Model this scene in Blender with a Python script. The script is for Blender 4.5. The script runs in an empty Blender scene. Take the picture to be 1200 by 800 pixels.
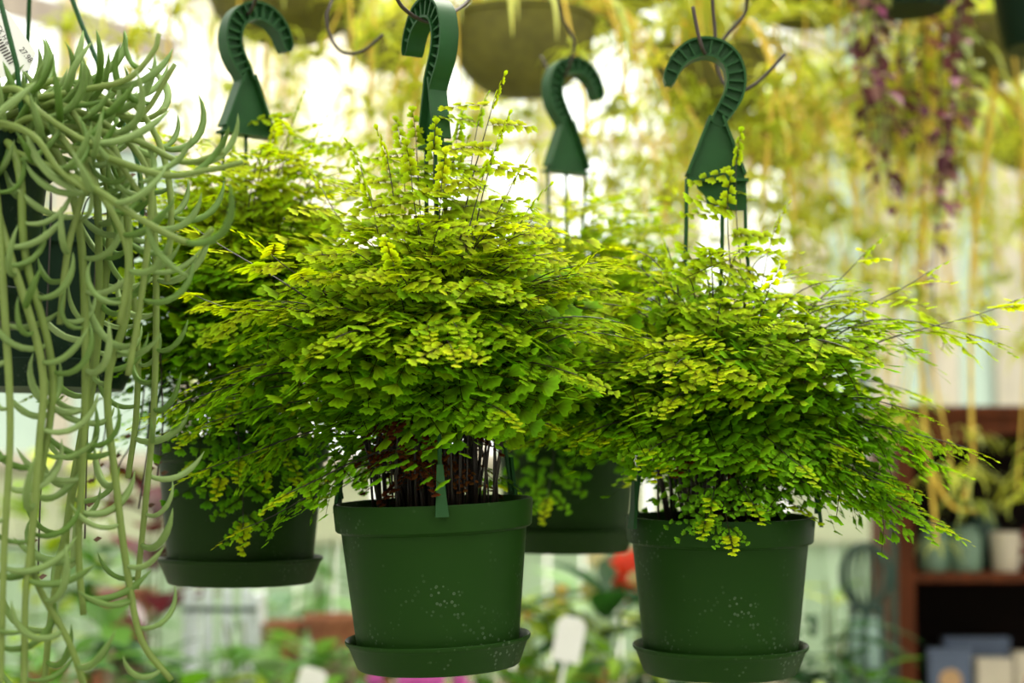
import bpy, math, random
import numpy as np
from mathutils import Vector as V, Matrix

R = random.Random(7)
C = bpy.context.scene.collection
SC = bpy.context.scene
PI = math.pi

# ---------------------------------------------------------------- camera, sky, exposure
F_PX = 2000.0
PITCH = math.atan(160 / F_PX)
CAM_Z = 1.55
cam_d = bpy.data.cameras.new('camera')
cam = bpy.data.objects.new('camera', cam_d)
C.objects.link(cam)
SC.camera = cam
cam.location = (0, 0, CAM_Z)
cam.rotation_euler = (PI / 2 + PITCH, 0, 0)
cam_d.sensor_width = 36
cam_d.lens = F_PX * 36 / 1200
cam_d.clip_start = 0.05
cam_d.clip_end = 400
cam_d.dof.use_dof = True
cam_d.dof.focus_distance = 1.90
cam_d.dof.aperture_fstop = 2.7

world = bpy.data.worlds.new('overcast_sky')
SC.world = world
world.use_nodes = True
bg = world.node_tree.nodes['Background']
bg.inputs[0].default_value = (1.0, 0.985, 0.95, 1)
bg.inputs[1].default_value = 1.0

sun_d = bpy.data.lights.new('hazy_sun', 'SUN')
sun_d.energy = 6.5
sun_d.angle = math.radians(25)
sun_d.color = (1.0, 0.95, 0.82)
sun = bpy.data.objects.new('hazy_sun', sun_d)
C.objects.link(sun)
sun.rotation_euler = (math.radians(-30), math.radians(14), 0)

vs = SC.view_settings
vs.view_transform = 'Standard'
vs.look = 'None'
vs.exposure = 1.42
vs.gamma = 1.0
vs.use_curve_mapping = False
SC.cycles.max_bounces = 8
SC.cycles.transparent_max_bounces = 12


def at(px, py, d):
    """world point seen at pixel (px, py) of the 1200x800 photograph, at world depth y = d"""
    u, v = (px - 600) / F_PX, (400 - py) / F_PX
    t = d / (math.cos(PITCH) - v * math.sin(PITCH))
    return V((u * t, d, CAM_Z + t * (math.sin(PITCH) + v * math.cos(PITCH))))


# ---------------------------------------------------------------- materials
MATS = {}


def mat(name, col, rough=0.6, var=0.12, scale=20.0, metal=0.0, spec=0.5, bump=0.0, stretch=(1, 1, 1)):
    if name in MATS:
        return MATS[name]
    m = bpy.data.materials.new(name)
    m.use_nodes = True
    nt = m.node_tree
    b = nt.nodes['Principled BSDF']
    tc = nt.nodes.new('ShaderNodeTexCoord')
    mp = nt.nodes.new('ShaderNodeMapping')
    mp.inputs['Scale'].default_value = stretch
    n = nt.nodes.new('ShaderNodeTexNoise')
    n.inputs['Scale'].default_value = scale
    n.inputs['Detail'].default_value = 4
    r = nt.nodes.new('ShaderNodeValToRGB')
    r.color_ramp.elements[0].position = 0.3
    r.color_ramp.elements[1].position = 0.7
    r.color_ramp.elements[0].color = (*[c * (1 - var) for c in col], 1)
    r.color_ramp.elements[1].color = (*[min(1, c * (1 + var)) for c in col], 1)
    nt.links.new(tc.outputs['Object'], mp.inputs[0])
    nt.links.new(mp.outputs[0], n.inputs['Vector'])
    nt.links.new(n.outputs['Fac'], r.inputs[0])
    nt.links.new(r.outputs[0], b.inputs['Base Color'])
    b.inputs['Roughness'].default_value = rough
    b.inputs['Metallic'].default_value = metal
    b.inputs['Specular IOR Level'].default_value = spec
    if bump:
        bp = nt.nodes.new('ShaderNodeBump')
        bp.inputs['Strength'].default_value = bump
        bp.inputs['Distance'].default_value = 0.004
        nt.links.new(n.outputs['Fac'], bp.inputs['Height'])
        nt.links.new(bp.outputs[0], b.inputs['Normal'])
    MATS[name] = m
    return m


def leaf_mat(name, trans=0.45, gloss=0.05, rough=0.45, ttint=(1.25, 1.1, 0.5)):
    """thin leaf: base colour is the painted leaf colour times the object's own colour"""
    m = bpy.data.materials.new(name)
    m.use_nodes = True
    nt = m.node_tree
    nt.nodes.clear()
    N = nt.nodes.new
    out = N('ShaderNodeOutputMaterial')
    at_ = N('ShaderNodeAttribute')
    at_.attribute_name = 'Col'
    oi = N('ShaderNodeObjectInfo')
    mul = N('ShaderNodeMix')
    mul.data_type = 'RGBA'
    mul.blend_type = 'MULTIPLY'
    mul.inputs[0].default_value = 1
    nt.links.new(at_.outputs['Color'], mul.inputs[6])
    nt.links.new(oi.outputs['Color'], mul.inputs[7])
    tc = N('ShaderNodeTexCoord')
    nz = N('ShaderNodeTexNoise')
    nz.inputs['Scale'].default_value = 55
    nt.links.new(tc.outputs['Object'], nz.inputs['Vector'])
    mr = N('ShaderNodeMapRange')
    mr.inputs[3].default_value = 0.82
    mr.inputs[4].default_value = 1.18
    nt.links.new(nz.outputs['Fac'], mr.inputs[0])
    sc_ = N('ShaderNodeVectorMath')
    sc_.operation = 'SCALE'
    nt.links.new(mul.outputs[2], sc_.inputs[0])
    nt.links.new(mr.outputs[0], sc_.inputs['Scale'])
    tm = N('ShaderNodeVectorMath')
    tm.operation = 'MULTIPLY'
    tm.inputs[1].default_value = ttint
    nt.links.new(sc_.outputs[0], tm.inputs[0])
    df = N('ShaderNodeBsdfDiffuse')
    tr = N('ShaderNodeBsdfTranslucent')
    gl = N('ShaderNodeBsdfGlossy')
    gl.inputs['Roughness'].default_value = rough
    gl.inputs['Color'].default_value = (1, 1, 1, 1)
    nt.links.new(sc_.outputs[0], df.inputs['Color'])
    nt.links.new(tm.outputs[0], tr.inputs['Color'])
    m1 = N('ShaderNodeMixShader')
    m1.inputs[0].default_value = trans
    nt.links.new(df.outputs[0], m1.inputs[1])
    nt.links.new(tr.outputs[0], m1.inputs[2])
    m2 = N('ShaderNodeMixShader')
    m2.inputs[0].default_value = gloss
    nt.links.new(m1.outputs[0], m2.inputs[1])
    nt.links.new(gl.outputs[0], m2.inputs[2])
    nt.links.new(m2.outputs[0], out.inputs['Surface'])
    MATS[name] = m
    return m


def pane_mat(name, tint, clear, milk):
    """thin dusty glazing: part clear, part milky"""
    m = bpy.data.materials.new(name)
    m.use_nodes = True
    nt = m.node_tree
    nt.nodes.clear()
    N = nt.nodes.new
    out = N('ShaderNodeOutputMaterial')
    t = N('ShaderNodeBsdfTransparent')
    t.inputs[0].default_value = (*[c * clear for c in tint], 1)
    tl = N('ShaderNodeBsdfTranslucent')
    tl.inputs[0].default_value = (*[c * 0.9 for c in tint], 1)
    gl = N('ShaderNodeBsdfGlossy')
    gl.inputs['Roughness'].default_value = 0.08
    nz = N('ShaderNodeTexNoise')
    nz.inputs['Scale'].default_value = 3
    mr = N('ShaderNodeMapRange')
    mr.inputs[3].default_value = max(0, milk - 0.12)
    mr.inputs[4].default_value = min(1, milk + 0.12)
    nt.links.new(nz.outputs['Fac'], mr.inputs[0])
    m1 = N('ShaderNodeMixShader')
    nt.links.new(mr.outputs[0], m1.inputs[0])
    nt.links.new(t.outputs[0], m1.inputs[1])
    nt.links.new(tl.outputs[0], m1.inputs[2])
    m2 = N('ShaderNodeMixShader')
    m2.inputs[0].default_value = 0.04
    nt.links.new(m1.outputs[0], m2.inputs[1])
    nt.links.new(gl.outputs[0], m2.inputs[2])
    nt.links.new(m2.outputs[0], out.inputs['Surface'])
    MATS[name] = m
    return m


def pot_mat(name, col, rough=0.42, specks=1.0):
    """moulded green plastic with dried water specks"""
    m = bpy.data.materials.new(name)
    m.use_nodes = True
    nt = m.node_tree
    N = nt.nodes.new
    b = nt.nodes['Principled BSDF']
    tc = N('ShaderNodeTexCoord')
    vo = N('ShaderNodeTexVoronoi')
    vo.inputs['Scale'].default_value = 150
    nt.links.new(tc.outputs['Object'], vo.inputs['Vector'])
    rg = N('ShaderNodeValToRGB')
    e = rg.color_ramp.elements
    e[0].position, e[0].color = 0.10, (0.5, 0.5, 0.5, 1)
    e[1].position, e[1].color = 0.30, (0, 0, 0, 1)
    k = e.new(0.20)
    k.color = (1, 1, 1, 1)
    nt.links.new(vo.outputs['Distance'], rg.inputs[0])
    nz = N('ShaderNodeTexNoise')
    nz.inputs['Scale'].default_value = 17
    nz.inputs['Detail'].default_value = 5
    nt.links.new(tc.outputs['Object'], nz.inputs['Vector'])
    mr = N('ShaderNodeMapRange')
    mr.inputs[1].default_value = 0.52
    mr.inputs[2].default_value = 0.72
    mr.inputs[3].default_value = 0.0
    mr.inputs[4].default_value = 0.26 * specks
    nt.links.new(nz.outputs['Fac'], mr.inputs[0])
    mm = N('ShaderNodeMath')
    mm.operation = 'MULTIPLY'
    nt.links.new(rg.outputs[0], mm.inputs[0])
    nt.links.new(mr.outputs[0], mm.inputs[1])
    mx = N('ShaderNodeMix')
    mx.data_type = 'RGBA'
    mx.inputs[6].default_value = (*col, 1)
    mx.inputs[7].default_value = (0.42, 0.50, 0.40, 1)
    nt.links.new(mm.outputs[0], mx.inputs[0])
    nt.links.new(mx.outputs[2], b.inputs['Base Color'])
    b.inputs['Roughness'].default_value = rough
    b.inputs['Specular IOR Level'].default_value = 0.06
    MATS[name] = m
    return m


M_POT = pot_mat('green_pot_plastic', (0.0125, 0.042, 0.0060))
M_POT2 = pot_mat('green_pot_plastic_clean', (0.011, 0.030, 0.005), specks=0.25)
M_POTD = pot_mat('dark_pot_plastic', (0.010, 0.024, 0.014), specks=0.5)
M_HANG = mat('hanger_plastic', (0.014, 0.066, 0.017), 0.45, 0.1, 30, spec=0.2)
M_STEM = mat('wiry_black_stem', (0.020, 0.012, 0.008), 0.5, 0.3, 40)
M_SOIL = mat('potting_soil', (0.03, 0.018, 0.010), 0.95, 0.5, 120, bump=0.8)
M_FERN = leaf_mat('fern_leaflet', 0.5, 0.004, 0.5, (1.10, 1.15, 0.3))
M_SUCC = leaf_mat('succulent_skin', 0.15, 0.02, 0.4, (1.0, 1.1, 0.6))
M_LEAF = leaf_mat('strap_leaf', 0.42, 0.05, 0.4, (1.2, 1.1, 0.5))
M_DLEAF = leaf_mat('glossy_leaf', 0.3, 0.03, 0.35, (1.1, 1.2, 0.4))
M_RUN = mat('orange_runner', (0.74, 0.50, 0.06), 0.5, 0.15, 30)
M_WIRE = mat('brown_wire', (0.038, 0.024, 0.018), 0.6, 0.2, 60)
M_COIR = mat('olive_basket', (0.115, 0.105, 0.016), 0.8, 0.25, 30, bump=0.4)
M_WOOD = mat('dark_bookcase_wood', (0.095, 0.023, 0.006), 0.6, 0.35, 9, spec=0.15, stretch=(6, 6, 0.6))
M_WOODD = mat('shade_dark_back_board', (0.006, 0.003, 0.002), 0.8, 0.3, 9, spec=0.1)  # near-black: the shade inside the bookcase is put into the board's colour
M_BEAM = mat('weathered_beam', (0.36, 0.30, 0.25), 0.8, 0.2, 8, stretch=(4, 4, 0.5))
M_POST = mat('pale_post_paint', (0.62, 0.56, 0.46), 0.7, 0.12, 8, stretch=(4, 4, 0.5))
M_MINT = mat('mint_board', (0.40, 0.55, 0.36), 0.7, 0.10, 5, stretch=(5, 5, 0.5))
M_CREAM = mat('cream_panel', (0.52, 0.56, 0.38), 0.8, 0.05, 4)
M_STEEL = mat('galvanised_rail', (0.45, 0.46, 0.45), 0.4, 0.1, 40, metal=0.7)
M_FLOOR = mat('concrete_floor', (0.30, 0.29, 0.26), 0.9, 0.2, 6, bump=0.2)
M_WALLP = mat('painted_block_wall', (0.42, 0.42, 0.38), 0.9, 0.1, 6)
M_IRON = mat('green_iron', (0.020, 0.055, 0.040), 0.5, 0.2, 30)
M_TERRA = mat('terracotta', (0.34, 0.13, 0.065), 0.85, 0.2, 12)
M_BENCH = mat('bench_timber', (0.22, 0.16, 0.11), 0.8, 0.25, 10, stretch=(1, 8, 8))
M_WHITE = mat('white_card', (0.82, 0.82, 0.80), 0.6, 0.03, 20)
M_WHITEP = mat('blue_white_paint', (0.70, 0.76, 0.82), 0.5, 0.08, 12)
M_INK = mat('black_ink', (0.06, 0.05, 0.05), 0.7, 0.05, 20)
M_JAR = mat('green_glazed_jar', (0.15, 0.24, 0.17), 0.25, 0.2, 12)
M_MUG = mat('cream_ceramic', (0.55, 0.48, 0.38), 0.4, 0.08, 12)
M_RED = mat('dark_red_tin', (0.25, 0.012, 0.018), 0.4, 0.15, 12)
M_NAVY = mat('slate_blue_card', (0.09, 0.12, 0.20), 0.5, 0.15, 10)
M_ORCARD = mat('apricot_print', (0.55, 0.33, 0.16), 0.5, 0.2, 25)
M_CLOTH = mat('cream_shade_cloth', (0.80, 0.77, 0.70), 0.9, 0.05, 5)
M_GLASSV = mat('pale_lantern_glass', (0.30, 0.44, 0.40), 0.15, 0.15, 6)

P_CLEAR = pane_mat('clear_glazing', (0.97, 1.0, 1.0), 0.96, 0.14)
P_FROST = pane_mat('milky_cyan_glazing', (0.43, 0.49, 0.45), 0.85, 0.80)
P_ROOF = pane_mat('dusty_roof_glazing', (0.80, 0.82, 0.80), 0.72, 0.42)


# ---------------------------------------------------------------- mesh builder
class MB:
    def __init__(s):
        s.v, s.f, s.c = [], [], []

    def add(s, verts, faces, col=(1, 1, 1)):
        o = len(s.v)
        s.v += [tuple(p) for p in verts]
        s.f += [tuple(i + o for i in f) for f in faces]
        s.c += [col if not isinstance(col, list) else None] * len(verts) if not isinstance(col, list) else col
        return o

    def tube(s, pts, rad, n=6, col=(1, 1, 1), caps=True, flat=1.0):
        pts = [V(p) for p in pts]
        m = len(pts)
        if not isinstance(rad, (list, tuple)):
            rad = [rad] * m
        t0 = (pts[1] - pts[0]).normalized()
        a = t0.cross(V((0, 0, 1)))
        if a.length < 1e-3:
            a = t0.cross(V((0, 1, 0)))
        a.normalize()
        vs_, fs = [], []
        for i in range(m):
            t = (pts[min(i + 1, m - 1)] - pts[max(i - 1, 0)]).normalized()
            a = (a - t * a.dot(t)).normalized()
            b = t.cross(a)
            for k in range(n):
                w = 2 * PI * k / n
                vs_.append(pts[i] + a * (rad[i] * math.cos(w)) + b * (rad[i] * flat * math.sin(w)))
        for i in range(m - 1):
            for k in range(n):
                fs.append((i * n + k, i * n + (k + 1) % n, (i + 1) * n + (k + 1) % n, (i + 1) * n + k))
        if caps:
            fs.append(tuple(range(n - 1, -1, -1)))
            fs.append(tuple((m - 1) * n + k for k in range(n)))
        s.add(vs_, fs, col)

    def lathe(s, prof, n=48, c=(0, 0, 0), col=(1, 1, 1)):
        vs_, fs = [], []
        for r, z in prof:
            for k in range(n):
                w = 2 * PI * k / n
                vs_.append((c[0] + r * math.cos(w), c[1] + r * math.sin(w), c[2] + z))
        for i in range(len(prof) - 1):
            for k in range(n):
                fs.append((i * n + k, i * n + (k + 1) % n, (i + 1) * n + (k + 1) % n, (i + 1) * n + k))
        s.add(vs_, fs, col)

    def box(s, lo, hi, mtx=None):
        x0, y0, z0 = lo
        x1, y1, z1 = hi
        vs_ = [V(p) for p in ((x0, y0, z0), (x1, y0, z0), (x1, y1, z0), (x0, y1, z0), (x0, y0, z1), (x1, y0, z1), (x1, y1, z1), (x0, y1, z1))]
        if mtx is not None:
            vs_ = [mtx @ p for p in vs_]
        s.add(vs_, [(3, 2, 1, 0), (4, 5, 6, 7), (0, 1, 5, 4), (1, 2, 6, 5), (2, 3, 7, 6), (3, 0, 4, 7)])

    def prism(s, poly, y0, y1):
        """polygon in x,z extruded along y"""
        n = len(poly)
        vs_ = [(x, y0, z) for x, z in poly] + [(x, y1, z) for x, z in poly]
        fs = [tuple(range(n)), tuple(range(2 * n - 1, n - 1, -1))]
        fs += [(k, k + n, (k + 1) % n + n, (k + 1) % n) for k in range(n)]
        s.add(vs_, fs)

    def mesh(s, name, m, smooth=False, bevel=0):
        me = bpy.data.meshes.new(name)
        me.from_pydata(s.v, [], s.f)
        ca = me.color_attributes.new('Col', 'FLOAT_COLOR', 'POINT')
        flat = []
        for c in s.c:
            flat += [c[0], c[1], c[2], 1.0]
        ca.data.foreach_set('color', flat)
        me.materials.append(m)
        if smooth:
            me.polygons.foreach_set('use_smooth', [True] * len(me.polygons))
        me.update()
        return me

    def obj(s, name, m, parent=None, smooth=False, bevel=0, autosmooth=None):
        o = bpy.data.objects.new(name, s.mesh(name, m, smooth))
        C.objects.link(o)
        o.parent = parent
        if autosmooth:
            o.data.polygons.foreach_set('use_smooth', [True] * len(o.data.polygons))
            o.data.set_sharp_from_angle(angle=math.radians(autosmooth))
        if bevel:
            b = o.modifiers.new('soft_edges', 'BEVEL')
            b.width = bevel
            b.segments = 2
            b.limit_method = 'ANGLE'
        return o


def put(name, me, parent=None, mtx=None, color=None):
    o = bpy.data.objects.new(name, me)
    C.objects.link(o)
    o.parent = parent
    if mtx is not None:
        o.matrix_basis = mtx
    if color is not None:
        o.color = (*color, 1)
    return o


def thing(name, label, cat, loc=(0, 0, 0), group=None, rot=(0, 0, 0)):
    o = bpy.data.objects.new(name, None)
    C.objects.link(o)
    o.location = loc
    o.rotation_euler = rot
    o.empty_display_size = 0.05
    tag(o, label, cat, group)
    return o


def tag(o, label, cat, group=None):
    o['label'] = label
    o['category'] = cat
    if group:
        o['group'] = group
    return o


def struct(o, label=None):
    o['kind'] = 'structure'
    if label:
        o['label'] = label
    return o


def smooth_path(pts, n=6):
    """Catmull-Rom through the points"""
    pts = [V(p) for p in pts]
    P = [pts[0] * 2 - pts[1]] + pts + [pts[-1] * 2 - pts[-2]]
    out = []
    for i in range(1, len(P) - 2):
        a, b, c, d = P[i - 1], P[i], P[i + 1], P[i + 2]
        for k in range(n):
            t = k / n
            out.append(0.5 * ((2 * b) + (c - a) * t + (2 * a - 5 * b + 4 * c - d) * t * t + (3 * b - a - 3 * c + d) * t ** 3))
    out.append(pts[-1])
    return out


def bez(p0, p1, p2, p3, n):
    out = []
    for i in range(n + 1):
        t = i / n
        u = 1 - t
        out.append(p0 * u ** 3 + p1 * 3 * u * u * t + p2 * 3 * u * t * t + p3 * t ** 3)
    return out


def frame(d, n):
    """matrix whose x is d and z is as near n as it can be"""
    x = d.normalized()
    z = (n - x * n.dot(x))
    if z.length < 1e-4:
        z = x.orthogonal()
    z.normalize()
    y = z.cross(x)
    return Matrix(((x.x, y.x, z.x, 0), (x.y, y.y, z.y, 0), (x.z, y.z, z.z, 0), (0, 0, 0, 1)))


# ---------------------------------------------------------------- greenhouse shell
X0, X1, Y0, Y1 = -3.6, 3.6, -2.6, 7.5
EAVE = 4.0


def bx(lo, hi):
    m = MB()
    m.box(lo, hi)
    return m


struct(bx((-40, -40, -0.25), (40, 60, -0.12)).obj('ground', M_FLOOR))
struct(bx((X0 - .1, Y0 - .1, -0.1), (X1 + .1, Y1 + .1, 0)).obj('floor', M_FLOOR))

# back wall: boards below, cream panel band, glazed bays above
SILL = 1.30
wall = struct(bx((X0, Y1, 0), (X1, Y1 + .08, 0.25)).obj('wall_back', M_WALLP))
nb = 46
bw = (X1 - X0) / nb
for i in range(nb):
    x = X0 + i * bw
    bx((x + .006, Y1 + R.uniform(0, .012), .25), (x + bw - .006, Y1 + .06, SILL)).obj('board', M_MINT, wall)
bx((X0, Y1 - .03, SILL - .03), (X1, Y1 + .07, SILL + .03)).obj('rail', M_CREAM, wall)
for i in range(12):
    x = X0 + i * .6
    bx((x + .01, Y1 + R.uniform(0, .01), SILL + .03), (x + .59, Y1 + .05, SILL + .30)).obj('panel', M_CREAM, wall)
bx((X0, Y1 - .05, SILL + .30), (X1, Y1 + .09, SILL + .36)).obj('sill', M_POST, wall)
GB = SILL + .36


def pxx(px):
    return (px - 600) / F_PX * Y1


posts = [-380, -230, -80, 70, 220, 350, 470, 560, 640, 812, 870, 955, 1040, 1108, 1186, 1270, 1400, 1540]
for i, p in enumerate(posts):
    w = .045 if p < 900 else .062
    x = pxx(p)
    bx((x - w, Y1 - .02, GB), (x + w, Y1 + .09, EAVE)).obj('post', M_POST, wall)
for i in range(len(posts) - 1):
    xa, xb = pxx(posts[i]), pxx(posts[i + 1])
    w = struct(bx((xa, Y1 - .015, 3.02), (xb, Y1 + .06, 3.07)).obj('window_%d' % (i + 1), M_POST))
    for z0, z1 in ((GB, 3.02), (3.07, EAVE)):
        frost = posts[i] >= 955 or (posts[i] < 220 and z0 == GB)
        bx((xa, Y1 + .03, z0), (xb, Y1 + .034, z1)).obj('pane', P_FROST if frost else P_CLEAR, w)
bx((X0, Y1 - .06, EAVE), (X1, Y1 + .1, EAVE + .14)).obj('head_beam', M_POST, wall)
tb = MB()
a, b = V((pxx(-260), Y1 - .1, 3.95)), V((pxx(205), Y1 - .1, 3.42))
tb.box((0, -.03, -.06), ((b - a).length, .03, .06), Matrix.Translation(a) @ frame(b - a, V((0, 0, 1))))
struct(tb.obj('beam_brace', M_BEAM))

for nm, xx in (('wall_left', X0), ('wall_right', X1)):
    w = struct(bx((xx - .06, Y0, 0), (xx + .06, Y1, 1.0)).obj(nm, M_WALLP))
    for k in range(6):
        y = Y0 + k * (Y1 - Y0) / 6
        bx((xx - .05, y - .05, 1.0), (xx + .05, y + .05, EAVE)).obj('post', M_POST, w)
        bx((xx - .005, y + .05, 1.0), (xx + .005, y + (Y1 - Y0) / 6 - .05, EAVE)).obj('pane', P_ROOF, w)
struct(bx((X0, Y0 - .12, 0), (X1, Y0, EAVE)).obj('wall_front', M_WALLP))

roof = struct(bx((X0, -2.6, 4.98), (X1, Y1, 5.06)).obj('ceiling_ridge', M_POST))
roof.data.transform(Matrix.Diagonal((0.02, 1, 1, 1)))
for s in (-1, 1):
    for k in range(6):
        y = Y0 + k * (Y1 - Y0) / 6
        y2 = y + (Y1 - Y0) / 6
        m = MB()
        xo = X0 if s < 0 else X1
        m.add([(xo, y + .03, EAVE), (xo, y2 - .03, EAVE), (0, y2 - .03, 5.0), (0, y + .03, 5.0)], [(0, 1, 2, 3)])
        m.obj('pane', P_ROOF, roof)
        m = MB()
        m.tube([(xo, y, EAVE), (0, y, 5.0)], .04, 4)
        m.obj('rafter', M_POST, roof)

# hanging rails above the picture
rails = {}
for i, (y, z) in enumerate(((1.86, 2.34), (2.14, 2.36), (2.45, 2.40), (3.55, 3.05), (4.15, 3.35), (5.1, 3.9))):
    m = MB()
    m.tube([(X0, y, z), (X1, y, z)], .016, 10)
    struct(m.obj('trim_%d' % (i + 1), M_STEEL, None, True), 'galvanised hanging rail spanning the greenhouse overhead')


# ---------------------------------------------------------------- fern pinnae (shared meshes)
def make_pinna(seed, compound, nl, length, size):
    rr = random.Random(seed)
    v, f, c = [], [], []
    RA = (0.10, 0.05, 0.05)

    def leaflet(bi, base, ang, sz, spread):
        tilt = rr.uniform(-.15, .15)
        pitch = rr.uniform(-.15, .06)
        k0 = len(v)
        br = rr.uniform(.82, 1.15)
        cl = (br * rr.uniform(.9, 1.1), br, br)
        n = 8
        ca, sa = math.cos(ang), math.sin(ang)
        for k in range(n):
            w = -spread + 2 * spread * k / (n - 1)
            r = sz * (0.90 if k in (0, n - 1) else (1.06 if k % 2 else .88)) * rr.uniform(.96, 1.04)
            lx, ly = r * math.cos(w), r * math.sin(w)
            lz = lx * pitch + ly * tilt - 6 * (lx * lx + ly * ly)
            v.append((base[0] + ca * lx - sa * ly, base[1] + sa * lx + ca * ly, base[2] + lz))
            c.append(cl)
        # two faces share a raised middle: base fan
        for k in range(n - 1):
            f.append((bi, k0 + k, k0 + k + 1))

    def branch(p0, i0, ang, ln, n, sz, droop):
        """a rachis with alternate leaflets; returns list of (point, left index, right index)"""
        nodes = []
        pl = i0
        wd = .00045
        for k in range(n + 1):
            t = k / n
            q = (p0[0] + math.cos(ang) * ln * t, p0[1] + math.sin(ang) * ln * t, p0[2] - droop * (ln * t) ** 2)
            a = len(v)
            v.append((q[0] - math.sin(ang) * wd, q[1] + math.cos(ang) * wd, q[2]))
            v.append((q[0] + math.sin(ang) * wd, q[1] - math.cos(ang) * wd, q[2]))
            c.append(RA)
            c.append(RA)
            if pl is not None:
                f.append((pl[0], pl[1], a + 1))
                f.append((pl[0], a + 1, a))
            pl = (a, a + 1)
            nodes.append((q, a, a + 1, t))
        return nodes

    if not compound:
        nd = branch((0, 0, 0), None, 0, length, nl, size, rr.uniform(1, 5))
        for k, (q, l, r_, t) in enumerate(nd[1:]):
            s_ = 1 if k % 2 else -1
            if k == len(nd) - 2:
                leaflet(l, q, rr.uniform(-.2, .2), size * .8, math.radians(42))
            else:
                leaflet(l if s_ > 0 else r_, q, s_ * math.radians(66 - 22 * t + rr.uniform(-8, 8)), size * (1.05 - .35 * t), math.radians(rr.uniform(38, 50)))
                if t < .5 and rr.random() < .4:
                    leaflet(r_ if s_ > 0 else l, q, -s_ * math.radians(60), size * .7, math.radians(40))
    else:
        nb_ = 8
        nd = branch((0, 0, 0), None, 0, length, nb_, size, rr.uniform(1, 4))
        for k, (q, l, r_, t) in enumerate(nd[1:]):
            s_ = 1 if k % 2 else -1
            if k == nb_ - 1:
                leaflet(l, q, 0, size * .85, math.radians(45))
                continue
            bl = length * .46 * max(0, 1 - t) ** .8
            nn = int(bl / (size * .75))
            if nn >= 2:
                sub = branch(q, (l, r_), s_ * math.radians(62 + rr.uniform(-8, 8)), bl, nn, size, 4)
                for j, (q2, l2, r2, t2) in enumerate(sub[1:]):
                    a0 = s_ * math.radians(62)
                    if j == nn - 1:
                        leaflet(l2, q2, a0, size * .85, math.radians(46))
                    else:
                        for e in (-1, 1):
                            leaflet(l2 if e > 0 else r2, q2, a0 + e * math.radians(58), size * rr.uniform(.75, .95), math.radians(rr.uniform(38, 48)))
                leaflet(r_ if s_ > 0 else l, q, -s_ * math.radians(62), size * .9, math.radians(45))
            else:
                leaflet(l if s_ > 0 else r_, q, s_ * math.radians(55), size * (1 - .3 * t), math.radians(44))
    m = MB()
    m.v, m.f, m.c = v, f, c
    me = m.mesh('pinna', M_FERN)
    V_ = np.array(v, dtype=np.float32)
    F_ = np.array(f, dtype=np.int32)
    C_ = np.array(c, dtype=np.float32)
    return me, V_, F_, C_


PIN_S = [make_pinna(10 + i, False, 7 + i % 2, .070, .0190) for i in range(5)]
PIN_C = [make_pinna(30 + i, True, 0, .118, .0182) for i in range(5)]


def mix3(a, b, t):
    return tuple(x + (y - x) * t for x, y in zip(a, b))


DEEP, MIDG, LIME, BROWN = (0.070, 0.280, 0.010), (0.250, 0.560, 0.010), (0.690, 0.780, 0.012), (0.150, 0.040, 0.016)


# ---------------------------------------------------------------- hanging pots
def hook_path():
    pts = [(787, 97), (790, 84), (797, 70), (808, 59), (822, 52.5), (837, 52), (851, 57.5), (861, 68), (866, 82), (866.5, 96), (863, 110), (856, 123), (849, 134), (844, 145)]
    return [((x - 843) * .00106, (604 - y) * .00106) for x, y in pts]


HP = hook_path()


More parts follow.
